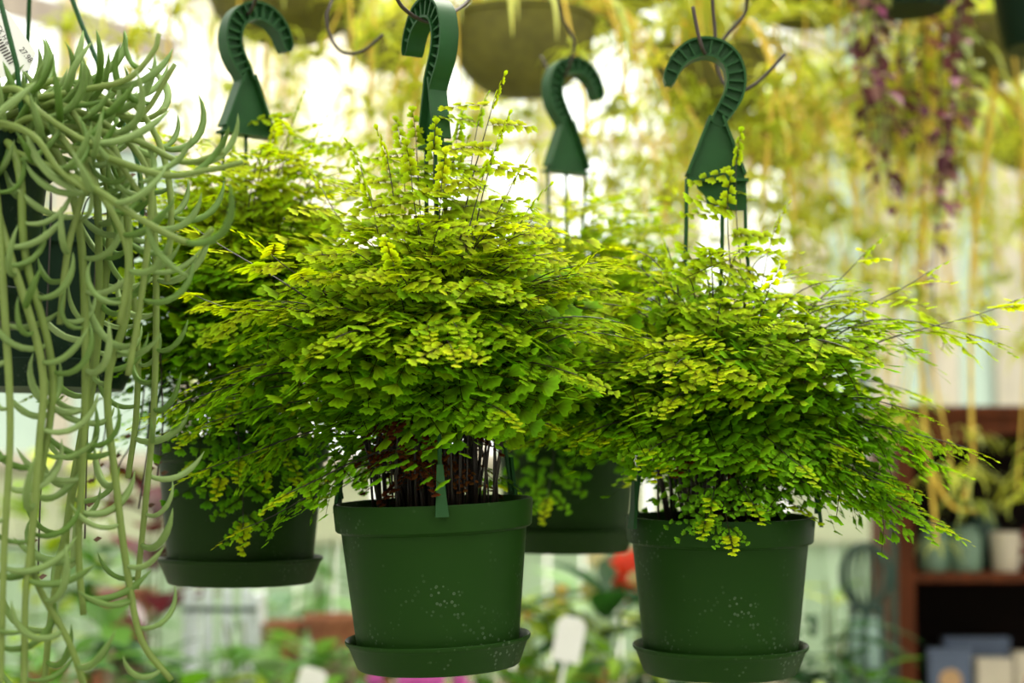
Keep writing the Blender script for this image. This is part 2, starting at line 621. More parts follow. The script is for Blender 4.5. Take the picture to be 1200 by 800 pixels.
def build_hanger(root, z_rim, rim_r, yaw, arms, shield=False, dz=0.0, depth=.024, pw=1.0):
    """one moulded hanger: ribbed hook, plate and three arms clipped to the rim; z_rim is the rim height in the root's frame"""
    pts = smooth_path([(x, 0, z + dz) for x, z in HP], 4)
    n = len(pts)
    m = MB()
    # I-section swept along the hook
    W, D = .0125, depth / 2
    sec = [(-W, -D), (-W, D), (-W + .003, D), (-W + .003, .004), (W - .003, .004), (W - .003, D), (W, D), (W, -D), (W - .003, -D), (W - .003, -.004), (-W + .003, -.004), (-W + .003, -D)]
    vs_, fs = [], []
    ns = len(sec)
    frs = []
    for i, p in enumerate(pts):
        t = (pts[min(i + 1, n - 1)] - pts[max(i - 1, 0)]).normalized()
        nr = V((t.z, 0, -t.x))
        k = 1.0
        if i < 14:
            k = .58 + .42 * i / 14
        if i < 2:
            k = (.30, .48)[i]
        if i > n - 12:
            k = 1 - .28 * (i - (n - 12)) / 12
        frs.append((p, t, nr, k))
        for r, d in sec:
            vs_.append(p + nr * (r * k) + V((0, d, 0)))
    for i in range(n - 1):
        for j in range(ns):
            fs.append((i * ns + j, i * ns + (j + 1) % ns, (i + 1) * ns + (j + 1) % ns, (i + 1) * ns + j))
    fs.append(tuple(range(ns - 1, -1, -1)))
    fs.append(tuple((n - 1) * ns + j for j in range(ns)))
    m.add(vs_, fs)
    # plate below the hook
    q = lambda x, y: ((x - 843) * .00106 * pw, (604 - y) * .00106 + dz)
    plate = [q(834.5, 138), q(851.5, 138), q(876, 204), q(876, 211), q(808, 211), q(808, 204)]
    m.prism(plate, -.003, .003)
    for a_, b_ in ((0, 5), (1, 2), (3, 4)):
        A, B = V((plate[a_][0], 0, plate[a_][1])), V((plate[b_][0], 0, plate[b_][1]))
        e = (B - A).normalized()
        m.box((-.004, -.0118, -.0018), ((B - A).length, .0118, .0018), Matrix.Translation(A) @ frame(e, V((0, 0, 1)) if abs(e.z) < .9 else V((1, 0, 0))))
    if shield:
        m.prism([q(820, 211), q(876, 211), q(876, 246), q(857, 246), q(846, 240), q(833, 243), q(829, 228), q(820, 219)], -.0025, .0025)
    hz = z_rim
    Mz = Matrix.Translation((0, 0, hz)) @ root.rotation_euler.to_matrix().to_4x4().inverted() @ Matrix.Rotation(yaw, 4, 'Z')   # the hanger hangs plumb
    h = m.obj('hanger', M_HANG, root, autosmooth=40)
    h.matrix_basis = Mz
    # cell walls in the hollow of the hook
    ribm = MB()
    ribm.box((-.0014, -D + .002, -.0105), (.0014, D - .002, .0105))
    rme = ribm.mesh('cell_wall', M_HANG)
    for i in range(5, n - 4, 3):
        p, t, nr, k = frs[i]
        put('cell_wall', rme, h, Matrix.Translation(p) @ frame(t, nr) @ Matrix.Diagonal((1, 1, .9 * k, 1)))
    # arms and clips
    Mi = Mz.inverted()
    for az, top in arms:
        tx = (top - 843) * .00106 * pw
        top3 = Mz @ V((tx, 0, (604 - 208) * .00106 + dz))
        foot = V((rim_r * math.cos(az), rim_r * math.sin(az), hz + .030))
        foot2 = V((rim_r * 1.008 * math.cos(az), rim_r * 1.008 * math.sin(az), hz + .004))
        mid = top3.lerp(foot, .5) + V((0, 0, .02))
        a = MB()
        low = top3.lerp(foot, .3)
        low = V((top3.x * .8 + low.x * .2, top3.y * .8 + low.y * .2, low.z))
        pth = [Mi @ p for p in (top3, low, mid.lerp(V((low.x, low.y, mid.z)), .35), mid.lerp(foot, .55), foot, foot2)]
        a.tube(smooth_path(pth, 4), .0026, 6)
        arm = a.obj('arm', M_HANG, h, True)
        k = MB()
        w0 = Matrix.Rotation(az, 4, 'Z')
        poly_v = []
        for (rad, wd, z) in ((rim_r + .001, .0035, hz + .045), (rim_r + .002, .0055, hz + .012), (rim_r + .005, .0075, hz - .012)):
            for dr in (0, .0045):
                for s in (-1, 1):
                    poly_v.append(Mi @ (w0 @ V((rad + dr, s * wd, z))))
        # rows of 4: (inner-, inner+, outer-, outer+)
        fs = []
        for r0 in (0, 4):
            a_, b_, c_, d_ = r0, r0 + 1, r0 + 2, r0 + 3
            e_, f_, g_, h_ = r0 + 4, r0 + 5, r0 + 6, r0 + 7
            fs += [(a_, b_, f_, e_), (c_, g_, h_, d_), (a_, e_, g_, c_), (b_, d_, h_, f_)]
        fs += [(0, 2, 3, 1), (8, 9, 11, 10)]
        k.add(poly_v, fs)
        k.obj('clip', M_HANG, h)
    return h


def build_pot(root, H, r_rim, m, saucer_r=None, sz=.034):
    """pot standing in a saucer; origin of the root is the saucer's foot"""
    rb = r_rim * .80
    rn = r_rim * .925
    z0 = .010
    p = MB()
    prof = [(0.001, z0), (rb - .006, z0), (rb, z0 + .004), (rn, H - .034), (rn + .001, H - .033), (r_rim - .004, H - .032), (r_rim - .002, H - .030), (r_rim, H - .003), (r_rim - .001, H), (r_rim - .004, H), (r_rim - .006, H - .004), (rn - .004, H - .034), (rb - .004, z0 + .01), (.001, z0 + .01)]
    p.lathe(prof, 72)
    po = p.obj('pot', m, root, autosmooth=35)
    s = MB()
    R_ = saucer_r or r_rim * .925
    s.lathe([(0.001, 0), (R_ * .86, 0), (R_ * .88, .002), (R_ * .965, sz - .008), (R_ * .985, sz - .006), (R_, sz - .004), (R_ * 1.003, sz - .001), (R_ * .995, sz), (R_ * .97, sz - .002), (R_ * .94, sz - .010), (R_ * .86, .006), (.001, .006)], 72)
    s.obj('saucer', m, root, autosmooth=35)
    so = MB()
    so.lathe([(rn - .006, H - .026), (rn * .7, H - .018), (rn * .3, H - .014), (.001, H - .015)], 32)
    so.obj('soil', M_SOIL, root, True)
    return po


def build_fern(label, rim_px, depth, px_w, yaw, arms, specs, seed, roll=0.0, shield=False, dz=0.0, potm=None, density=1.0, nfr=70, env=None, bare=0, tiltx=0.04, bright=1.0, pw=1.0, inner=0):
    rr = random.Random(seed)
    H = .19 * px_w / 232 * depth / 2.0
    r = px_w / 2 / F_PX * depth
    rim = at(rim_px[0], rim_px[1], depth)
    base = rim - V((0, 0, H))
    root = thing('hanging_fern', label, 'fern', base, 'maidenhair ferns in hanging pots', (tiltx, roll, 0))
    build_pot(root, H, r, potm or M_POT)
    build_hanger(root, H, r, yaw, arms, shield, dz, pw=pw)
    O = V((0, 0, H - .015))
    fr_list = []

    def add_frond(tip, dead=0.0, kind=0, lift=None):
        out = V((tip.x, tip.y, 0))
        L = tip.length
        oh = out.normalized() if out.length > 1e-3 else V((1, 0, 0))
        b0 = oh * rr.uniform(.005, .055) + V((rr.uniform(-.025, .025), rr.uniform(-.025, .025), 0))
        lf = rr.uniform(.55, .75) if lift is None else lift
        p1 = b0 + V((0, 0, L * lf)) + oh * (out.length * .12)
        p2 = tip - oh * (out.length * .48) + V((0, 0, max(.015, L * .12 + max(0, -tip.z) * .4)))
        if tip.z > .22 and kind == 0:
            p1 = b0 + V((0, 0, L * .62)) + oh * (out.length * .05)
            p2 = tip - oh * (max(out.length, .09) * .62) - V((0, 0, tip.z * .02))
        elif tip.z > .26:
            p2 = tip - oh * (out.length * .35) - V((0, 0, tip.z * .22))
        fr_list.append((bez(b0, p1, p2, tip, 16), dead, kind))

    for sp in specs:            # the sprays that give the plant its outline
        px, py, dd = sp[:3]
        w = at(px, py, depth + dd) - base
        add_frond(w - O, 0, 1, sp[3] if len(sp) > 3 else None)
    ax, ay, az, zc = env
    for k in range(nfr):
        u = (k + .5) / nfr
        phi = k * 2.39996 + rr.uniform(-.2, .2)
        el = math.radians(-8 + 84 * u ** .72)
        q = rr.uniform(.70, 1.0)
        if k % 4 == 3:
            el = math.radians(rr.uniform(-13, 14))
            q = rr.uniform(.5, .95)
        if bare > 10 and math.sin(phi) < -.25 and el < math.radians(28):
            el = math.radians(rr.uniform(30, 62))
            q = rr.uniform(.85, 1)
        if inner * math.cos(phi) > .45 and el < math.radians(12):
            el = math.radians(rr.uniform(14, 38))
        tip = V((ax * math.cos(el) * math.cos(phi), ay * math.cos(el) * math.sin(phi), az * math.sin(el))) * q + V((0, 0, zc))
        add_frond(tip)
    for k in range(bare):       # withered brown fronds low in the middle
        phi = rr.uniform(0, 2 * PI)
        tip = V((rr.uniform(.04, .10) * math.cos(phi), rr.uniform(.04, .11) * math.sin(phi), rr.uniform(.03, .15)))
        add_frond(tip, 1.0, 0, 1.0)

    allp = []
    for pth, dead, kind in fr_list:
        m = MB()
        n = len(pth)
        m.tube(pth, [.0016 - .0011 * i / (n - 1) for i in range(n)], 4)
        fo = m.obj('withered_frond' if dead else 'frond', M_STEM, root, True)
        ln = [0]
        for i in range(1, n):
            ln.append(ln[-1] + (pth[i] - pth[i - 1]).length)
        L = ln[-1]
        yel = rr.uniform(0, 1)
        fr_t = rr.uniform(.2, 1.0)
        s = L * (rr.uniform(.42, .54) if not dead else .45)
        k = 0
        span = L - s

        def sample(s):
            for i in range(1, n):
                if ln[i] >= s:
                    a = (s - ln[i - 1]) / max(1e-6, ln[i] - ln[i - 1])
                    return pth[i - 1].lerp(pth[i], a), (pth[i] - pth[i - 1]).normalized()
            return pth[-1], (pth[-1] - pth[-2]).normalized()
        while s < L:
            p, t = sample(s)
            u = min(1, max(0, (s - (L - span)) / span))
            side = 1 if k % 2 else -1
            oh = V((p.x, p.y, 0))
            oh = oh.normalized() if oh.length > .01 else V((1, 0, 0))
            B = t.cross(V((0, 0, 1)))
            if B.length < .35:
                w_ = rr.uniform(-.7, .7) + (.5 if kind else 0)
                B = (oh.cross(V((0, 0, 1))) if kind == 0 else V((1, 0, 0))) * math.cos(w_) + V((0, 1, 0)) * math.sin(w_)
                B.z = 0
            B.normalize()
            nf = B.cross(t)
            if nf.z < 0:
                nf = -nf
            zz = p.z + O.z - H
            face = .75 if zz < .16 else .30
            steep = max(0, t.z)
            N_ = (nf * .6 * (1 - steep) + V((0, 0, .42 + .5 * steep)) + oh * ((.30 + face * fr_t) * (1 - .7 * steep))).normalized()
            D = B * side * (.95 - .35 * u) + t * ((.30 + .5 * u) * (1 - .8 * steep))
            D.z -= rr.uniform(.02, .22)
            D += V((rr.uniform(-.1, .1), rr.uniform(-.1, .1), rr.uniform(-.07, .07)))
            N_ += V((0, -.38, 0))
            N_ += V((rr.uniform(-.16, .16), rr.uniform(-.16, .16) - .3 * steep, 0)) * (1 + 1.2 * steep)
            size = (1.36 - .74 * u ** 1.2) * rr.uniform(.82, 1.12) * min(1.15, L / .36)
            if dead:
                size *= .8
            comp = u < .55 and rr.random() < .7
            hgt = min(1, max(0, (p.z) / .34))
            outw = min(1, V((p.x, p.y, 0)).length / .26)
            y_ = .07 + .70 * hgt + .36 * u * outw + .30 * (yel - .5)  # yellower new growth up and outward; top light and low shade also baked in
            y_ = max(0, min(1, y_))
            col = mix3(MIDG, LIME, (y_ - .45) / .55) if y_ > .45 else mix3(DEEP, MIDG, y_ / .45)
            if dead:
                col = mix3(BROWN, (.34, .13, .03), rr.random() * .7)
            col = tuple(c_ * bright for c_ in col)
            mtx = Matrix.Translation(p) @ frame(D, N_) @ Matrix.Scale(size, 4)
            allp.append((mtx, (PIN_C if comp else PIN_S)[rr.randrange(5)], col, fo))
            s += (.029 - .010 * u) * (1.15 if comp else 1.0) * (1 + .15 * steep) / density
            k += 1
        p, t = sample(L)
        N_ = (V((0, 0, .8)) + V((t.x, t.y, 0)) * .5).normalized()
        col = mix3(MIDG, LIME, min(1, .35 + .5 * yel)) if not dead else BROWN
        allp.append((Matrix.Translation(p - t * .012) @ frame(t, N_) @ Matrix.Scale(.62, 4), PIN_S[k % 5], col, fo))
    for q in allp:
        q[3]['z'] = 0
    W = Matrix.Translation(O)
    for o in {id(q[3]): q[3] for q in allp}.values():
        o.location = O
        if 'z' in o:
            del o['z']
    order = sorted(range(len(allp)), key=lambda i: allp[i][0].translation.y + .25 * abs(allp[i][0].translation.x) * 0 + rr.uniform(0, .05))
    single = set(order[:300])
    vv, ff, cc, off = [], [], [], 0
    for i, (mtx, (me, V_, F_, C_), col, fo) in enumerate(allp):
        if i in single:
            put('pinna', me, fo, mtx, col)
        else:
            A = np.array(mtx, dtype=np.float32)
            vv.append(V_ @ A[:3, :3].T + A[:3, 3])
            ff.append(F_ + off)
            cc.append(C_ * np.array(col, dtype=np.float32))
            off += len(V_)
    vv, ff, cc = np.concatenate(vv), np.concatenate(ff), np.concatenate(cc)
    me = bpy.data.meshes.new('foliage')
    me.vertices.add(len(vv))
    me.vertices.foreach_set('co', vv.ravel())
    me.loops.add(len(ff) * 3)
    me.loops.foreach_set('vertex_index', ff.ravel())
    me.polygons.add(len(ff))
    me.polygons.foreach_set('loop_start', np.arange(0, len(ff) * 3, 3, dtype=np.int32))
    me.update(calc_edges=True)
    ca = me.color_attributes.new('Col', 'FLOAT_COLOR', 'POINT')
    ca.data.foreach_set('color', np.concatenate([cc, np.ones((len(cc), 1), dtype=np.float32)], 1).ravel())
    me.materials.append(M_FERN)
    o = put('foliage', me, root, W)
    o['kind'] = 'stuff'
    print('fern', label[:30], 'pinnae', len(allp), 'tris', len(ff))
    return root


D = math.radians
# front pot, in focus
build_fern('front fern with red-brown dead fronds, its pot rim clipped at the front', (515, 586), 2.0, 232, D(-60),
           [(D(-83), 846), (D(40), 876), (D(160), 808)],
           [(603, 128, -.02), (512, 165, .02), (445, 195, .05), (560, 165, .04), (478, 186, -.02), (495, 176, .03), (532, 182, -.03), (585, 150, .03), (606, 172, -.03), (590, 205, -.05), (540, 215, -.06), (625, 215, .0), (455, 228, -.04), (505, 205, -.05), (480, 215, .06), (560, 200, .02), (640, 250, -.02), (690, 320, -.06), (705, 395, -.12),
            (690, 440, -.15), (655, 500, -.06), (605, 480, -.17), (345, 565, -.16), (410, 385, -.2), (250, 258, 0.0), (240, 330, -.05),
            (200, 465, -.08), (330, 280, -.10), (545, 400, -.22), (290, 610, -.02), (480, 300, -.15), (590, 330, -.17), (400, 220, .05)],
           101, roll=-D(2.2), nfr=116, env=(.30, .23, .32, .06), bare=34, pw=.55, inner=1)
# right-hand pot, a little behind it
build_fern('fern whose honeycomb hook shows face-on above a diamond plate', (842.5, 604), 2.12, 219, D(0),
           [(D(205), 808), (D(-10), 876), (D(95), 850)],
           [(1188, 352, .0), (1155, 398, -.03), (1085, 320, .02), (1105, 612, -.12), (1095, 520, -.08), (1010, 300, .05), (860, 190, -.02), (850, 240, -.03),
            (640, 430, -.10), (665, 500, -.08), (855, 622, -.17), (790, 420, -.2), (980, 575, -.12), (905, 270, .02), (780, 290, .0),
            (1040, 560, -.15), (935, 590, -.1), (710, 330, .05), (900, 330, -.12), (760, 520, -.18)],
           202, shield=True, nfr=122, env=(.31, .24, .32, .05), bare=5, inner=-1)
# behind on the left
build_fern('maidenhair fern in the darker pot beside the trailing succulent', (284, 512), 2.26, 206, D(218),
           [(D(200), 808), (D(-40), 876), (D(80), 843)],
           [(345, 140, .0), (320, 168, -.03), (368, 165, .03), (405, 195, -.02), (425, 205, .04), (330, 190, .0), (275, 200, .05), (390, 178, .05), (300, 205, 0), (240, 240, -.02), (200, 300, 0), (190, 420, -.1), (205, 500, -.08), (228, 540, -.12), (258, 560, -.16), (308, 552, -.16), (215, 520, -.02), (340, 535, -.16), (280, 540, -.2), (285, 615, -.16), (430, 190, .1), (350, 560, -.14)],
           303, potm=M_POT2, nfr=104, tiltx=.015, env=(.26, .24, .38, .07), dz=-.012, bare=2)
# furthest back in the middle
build_fern('maidenhair fern hanging furthest back in the gap between the front pots', (664, 502), 2.62, 174, D(212),
           [(D(190), 808), (D(-30), 876), (D(90), 843)],
           [(745, 205, .0), (690, 225, .1), (790, 210, 0), (620, 240, 0), (640, 585, -.2), (720, 520, -.2), (800, 250, .05), (590, 260, .05)],
           404, potm=M_POT2, nfr=100, tiltx=.015, env=(.32, .28, .34, .06), dz=-.02, bare=2)


# ---------------------------------------------------------------- wire hooks
def wire(label, pts, d_def, r=.0024):
    w = [at(p[0], p[1], p[2] if len(p) > 2 else d_def) for p in pts]
    m = MB()
    m.tube(smooth_path(w, 8), r, 8)
    tag(m.obj('wire_hook', M_WIRE, None, True), label, 'hook', 'brown wire hooks on the hanging rails')


wire('brown wire hook passing under the face-on honeycomb hook', [(812, 8, 2.085), (817, 34, 2.085), (823, 57, 2.09), (830, 66, 2.12), (836, 60, 2.15), (838, 40, 2.155), (835, 0, 2.15), (833, -90, 2.14), (833, -182, 2.14)], 2.12)
wire('empty brown wire hook curling up to a free tip behind the honeycomb hook', [(872, -190, 2.16), (875, -60, 2.2), (875, 0, 2.26), (873, 15, 2.27), (866, 25, 2.27), (851, 42, 2.27), (839, 64, 2.27), (846, 94, 2.27), (862, 107, 2.26), (880, 102, 2.25), (898, 87, 2.25), (920, 63, 2.25)], 2.25)
wire('brown wire loop carrying the hook that shows its broad smooth edge', [(434, -240, 1.86), (450, -60, 1.9), (464, -5, 1.95), (478, 14, 1.97), (498, 25, 2.0), (515, 24, 2.03), (532, 14, 2.06), (551, -2, 2.1), (575, -40, 2.12), (600, -195, 2.14)], 2.0)
wire('brown wire hook carrying the hook above the trailing succulent', [(304, -190, 2.17), (303, -30, 2.2), (298, 4, 2.22), (290, 17, 2.25), (281, 20, 2.28), (274, 14, 2.3)], 2.26)
wire('brown wire hook carrying the smallest, furthest hook', [(650, -205, 2.46), (652, -40, 2.5), (656, 12, 2.55), (666, 34, 2.57), (673, 52, 2.575), (669, 72, 2.58), (662, 89, 2.6), (655, 95, 2.63), (645, 86, 2.66), (634, 66, 2.67)], 2.6)
wire('empty brown wire hook hanging between two green hooks', [(402, -200, 2.44), (398, -40, 2.38), (388, 3, 2.34), (383, 18, 2.33), (386, 40, 2.33), (397, 58, 2.33), (410, 63, 2.33), (428, 58, 2.33), (449, 40, 2.33)], 2.33)


# ---------------------------------------------------------------- trailing succulent
def crescent(seed, ln, rad, curl):
    rr = random.Random(seed)
    m = MB()
    pts, rads = [], []
    n = 9
    p = V((0, 0, 0))
    for i in range(n + 1):
        t = i / n
        pts.append(p.copy())
        w = -.30 + curl * t + .15 * math.sin(3 * t)
        p = p + V((math.cos(w), rr.uniform(-.03, .03), math.sin(w))) * (ln / n)
        rads.append(rad * (.42 + .58 * math.sin(PI * min(1, t * 1.25 + .08)) if t < .5 else 1.0 * (1 - ((t - .5) / .5) ** 2.2) + .06))
    m.tube(pts, rads, 7, (1, 1, 1))
    return m.mesh('leaf', M_SUCC, True)


CRES = [crescent(i, .062 + .006 * (i % 3), .0030, (1.9, 1.4, 2.3, 1.1, 2.1)[i % 5]) for i in range(6)]
SPOT = V((at(-72, 170, 1.78)))
sroot_z = SPOT.z - .19
suc = thing('trailing_succulent', 'string-like succulent with curved grey-green leaves trailing from a dark pot', 'succulent', (SPOT.x, SPOT.y, sroot_z))
build_pot(suc, .19, .121, M_POTD)
sr = random.Random(55)
sloc = V((SPOT.x, SPOT.y, sroot_z))


def suc_stem(pts, r0=.0052, leaves=True, step=.022, r1=.0032, first=0.0, up=0.0):
    w = [at(*p) - sloc for p in pts]
    pth = smooth_path(w, 6)
    n = len(pth)
    m = MB()
    col = mix3((.15, .22, .045), (.20, .27, .07), sr.random())
    m.tube(pth, [r0 + (r1 - r0) * i / (n - 1) for i in range(n)], 8, col)
    so = m.obj('stem', M_SUCC, suc, True)
    ln = 0
    nxt = first if first else sr.uniform(.005, .02)
    k = sr.randrange(2)
    for i in range(1, n):
        seg = (pth[i] - pth[i - 1])
        while ln + seg.length > nxt:
            a = (nxt - ln) / seg.length
            p = pth[i - 1].lerp(pth[i], a)
            t = seg.normalized()
            az = (0 if k % 2 else PI) + sr.uniform(-.95, .95)
            if sr.random() < .25:
                az = sr.uniform(0, 2 * PI)
            o = V((math.cos(az), math.sin(az), 0))
            o = (o - t * o.dot(t) * .6).normalized()
            if abs(t.z) < .6:           # lying stem: leaves stand up from it
                o = (t * .85 + V((0, 0, .22)) + o * .65).normalized()
            N_ = V((0, 0, 1)) + V((sr.uniform(-.35, .35), sr.uniform(-.35, .35), 0))
            cc = mix3((.09, .18, .025), (.24, .34, .12), sr.random() ** 1.3)
            sc = sr.uniform(.82, 1.32) * (1.1 if abs(t.z) < .6 else 1)
            if abs(t.z) < .6:
                N_ = V((sr.uniform(-.6, .6), sr.uniform(-.6, .6), .7))
            put('leaf', CRES[sr.randrange(6)], so, Matrix.Translation(p) @ frame(o, N_) @ Matrix.Scale(sc, 4), cc)
            nxt += step * sr.uniform(.75, 1.35)
            k += 1
        ln += seg.length


d = 1.72
hang = [
    [(-10, 175, 1.78), (10, 168, 1.70), (24, 210, 1.66), (30, 300, 1.66), (62, 444, 1.67), (40, 600, 1.67), (41, 675, 1.67), (80, 750, 1.67), (102, 812, 1.67)],
    [(20, 165, 1.8), (70, 150, 1.78), (108, 200, 1.76), (116, 300, 1.75), (112, 425, 1.75), (88, 562, 1.75), (60, 720, 1.75), (50, 830, 1.75)],
    [(20, 150, 1.8), (80, 130, 1.76), (140, 190, 1.73), (150, 350, 1.72), (126, 450, 1.72), (137, 575, 1.72), (150, 675, 1.72), (166, 750, 1.72), (201, 797, 1.72)],
    [(30, 150, 1.82), (110, 115, 1.80), (168, 170, 1.79), (182, 300, 1.79), (181, 462, 1.79), (172, 575, 1.79), (160, 690, 1.79)],
    [(-20, 170, 1.72), (0, 260, 1.66), (48, 420, 1.66), (46, 520, 1.66), (36, 640, 1.66), (30, 700, 1.66), (28, 820, 1.66)],
    [(0, 150, 1.75), (60, 170, 1.71), (92, 260, 1.70), (100, 400, 1.70), (98, 520, 1.70), (92, 640, 1.70), (98, 720, 1.70)],
    [(10, 150, 1.82), (90, 140, 1.83), (128, 230, 1.83), (120, 360, 1.83), (100, 480, 1.83), (80, 600, 1.83), (75, 690, 1.83)],
    [(-30, 150, 1.70), (-8, 200, 1.66), (5, 360, 1.65), (12, 500, 1.65), (5, 640, 1.65), (0, 820, 1.65)],
    [(40, 140, 1.85), (100, 160, 1.86), (140, 250, 1.86), (160, 380, 1.86), (160, 480, 1.86), (150, 560, 1.86)],
    [(30, 140, 1.8), (120, 100, 1.77), (178, 150, 1.75), (200, 230, 1.74), (196, 330, 1.74)],
    [(0, 160, 1.72), (50, 140, 1.68), (120, 230, 1.66), (150, 300, 1.66), (140, 380, 1.66)],
    [(20, 150, 1.76), (70, 120, 1.70), (105, 180, 1.69), (80, 290, 1.68), (70, 380, 1.68)],
    [(0, 150, 1.78), (60, 125, 1.72), (130, 150, 1.70), (175, 210, 1.69), (168, 330, 1.69), (150, 440, 1.69)],
]
for i, h_ in enumerate(hang):
    suc_stem(h_, .0046 if i < 8 else .0038, True, .036)
top = [
    [(-10, 120, 1.76), (40, 115, 1.72), (100, 105, 1.70), (150, 92, 1.69), (180, 60, 1.69), (186, 40, 1.69)],
    [(0, 140, 1.76), (60, 118, 1.74), (120, 128, 1.74), (165, 135, 1.73), (205, 75, 1.73)],
    [(10, 130, 1.80), (60, 95, 1.80), (110, 108, 1.80), (160, 140, 1.80), (195, 128, 1.80)],
    [(20, 150, 1.74), (90, 150, 1.70), (160, 165, 1.68), (215, 190, 1.67), (262, 178, 1.67)],
    [(-20, 110, 1.74), (20, 105, 1.70), (45, 130, 1.67), (90, 160, 1.66), (130, 180, 1.66), (170, 235, 1.66)],
    [(-20, 130, 1.82), (40, 100, 1.84), (80, 120, 1.86), (120, 170, 1.86), (150, 240, 1.86)],
    [(-40, 150, 1.66), (0, 145, 1.64), (40, 160, 1.63), (70, 200, 1.63), (105, 225, 1.63)],
]
top += [[(30, 160, 1.70), (110, 180, 1.66), (190, 205, 1.64), (240, 200, 1.64), (285, 190, 1.64)],
        [(20, 180, 1.68), (100, 215, 1.63), (170, 260, 1.61), (225, 285, 1.61), (250, 268, 1.61)]]
for h_ in top:
    suc_stem(h_, .0042, True, .044, .0026, .02)
# hanger arms of that pot
ap = at(-40, -250, 1.8) - sloc
h = MB()
h.tube([ap, ap + V((0, 0, .04)), ap + V((.02, 0, .075)), V((.0, .02, 0)) + ap + V((.03, 0, .11))], .004, 8)
hg = h.obj('hanger', M_HANG, suc, True)
for p in ((20, 78, 1.72), (60, 168, 1.80), (-150, 150, 1.84)):
    m = MB()
    tpt = at(*p) - sloc
    pts = [ap, ap.lerp(tpt, .5), tpt] if p[0] != 20 else [ap, at(0, 0, 1.73) - sloc, at(20, 78, 1.72) - sloc, at(30, 180, 1.73) - sloc]
    if p[0] == 60:
        continue
    m.tube(pts, .0028, 8)
    m.obj('arm', M_HANG, hg, True)
# price tag stuck in that pot
tg = thing('price_tag', 'white printed price tag with barcode stuck in the trailing succulent pot', 'tag', at(10, 88, 1.79))
ta, tb_ = at(8, 92, 1.79), at(-16, 4, 1.80)
fx = (at(41, 60, 1.79) - at(-10, 100, 1.79)).normalized()
c0 = MB()
Mt = Matrix.Identity(4)
corner = [at(-30, 55, 1.795), at(-6, 0, 1.795), at(10, 14, 1.795), at(42, 62, 1.795), at(34, 82, 1.795), at(-2, 92, 1.795)]
c0.add([p - tg.location for p in corner] + [p - tg.location + V((0, .0006, 0)) for p in corner], [tuple(range(6)), tuple(range(11, 5, -1))] + [(k, (k + 1) % 6, (k + 1) % 6 + 6, k + 6) for k in range(6)])
c0.obj('card', M_WHITE, tg)


def text(s, p, ang, size, parent, name='lettering', m=None):
    cu = bpy.data.curves.new(name, 'FONT')
    cu.body = s
    cu.size = size
    cu.materials.append(m or M_INK)
    tmp = bpy.data.objects.new(name, cu)
    C.objects.link(tmp)
    me = bpy.data.meshes.new_from_object(tmp.evaluated_get(bpy.context.evaluated_depsgraph_get()))
    bpy.data.objects.remove(tmp)
    o = put(name, me, parent)
    o.location = p
    o.rotation_euler = (PI / 2, -ang, 0)
    return o


text('27.98', at(22, 58, 1.794) - tg.location, D(-52), .0085, tg)
text('STICK H 8', at(-10, 22, 1.794) - tg.location, D(-60), .0075, tg)
bm_ = MB()
for k in range(11):
    p = at(-6 + k * 2.0, 42 + k * 3.1, 1.794) - tg.location
    bm_.box((-.004, -.0002, -.0009 * R.uniform(.4, 1)), (.004, .0002, .0009 * R.uniform(.4, 1)), Matrix.Translation(p) @ Matrix.Rotation(D(-28), 4, 'Y'))
bm_.obj('barcode', M_INK, tg)['kind'] = 'stuff'

# dark pot hanging behind the succulent
pr = at(55, 268, 2.15)
dp = thing('hanging_pot', 'dark green hanging pot of withered brown stems behind the trailing succulent', 'pot', (pr.x, pr.y, pr.z - .205))
build_pot(dp, .205, .118, M_POTD, .113)
dl = V(dp.location)
for pts in ([(40, -150, 2.13), (85, 0, 2.11), (128, 104, 2.09), (160, 185, 2.08), (166, 240, 2.09), (165, 268, 2.1)], [(40, -150, 2.15), (30, 100, 2.24), (20, 262, 2.265)]):
    m = MB()
    m.tube(smooth_path([at(*p) - dl for p in pts], 5), .0032, 7)
    m.obj('arm', M_HANG, dp, True)
for k in range(16):
    m = MB()
    az = R.uniform(0, 2 * PI)
    o = V((math.cos(az), math.sin(az), 0))
    if k < 8:
        p = [o * .08 + V((0, 0, .185)), o * .11 + V((0, 0, .23)), o * .135 + V((0, 0, .20)), o * .14 + V((R.uniform(-.02, .02), 0, -.02)), o * .13 + V((R.uniform(-.03, .03), 0, R.uniform(-.24, -.08)))]
    else:
        p = [o * .05 + V((0, 0, .185)), o * .08 + V((0, 0, .21)), o * .12 + V((R.uniform(-.02, .02), 0, .218))]
    m.tube(smooth_path(p, 5), .0012, 5)
    st = m.obj('withered_stem', M_STEM, dp, True)
    for j in range(3):
        lm = MB()
        q = p[-1] + V((R.uniform(-.01, .01), R.uniform(-.01, .01), R.uniform(-.004, .012) + .02 * j))
        lm.add([q, q + V((.005, .002, .004)), q + V((.011, 0, .002)), q + V((.005, -.003, -.003))], [(0, 1, 2, 3)], (.10, .045, .02))
        lm.obj('dry_leaf', M_DLEAF, st)


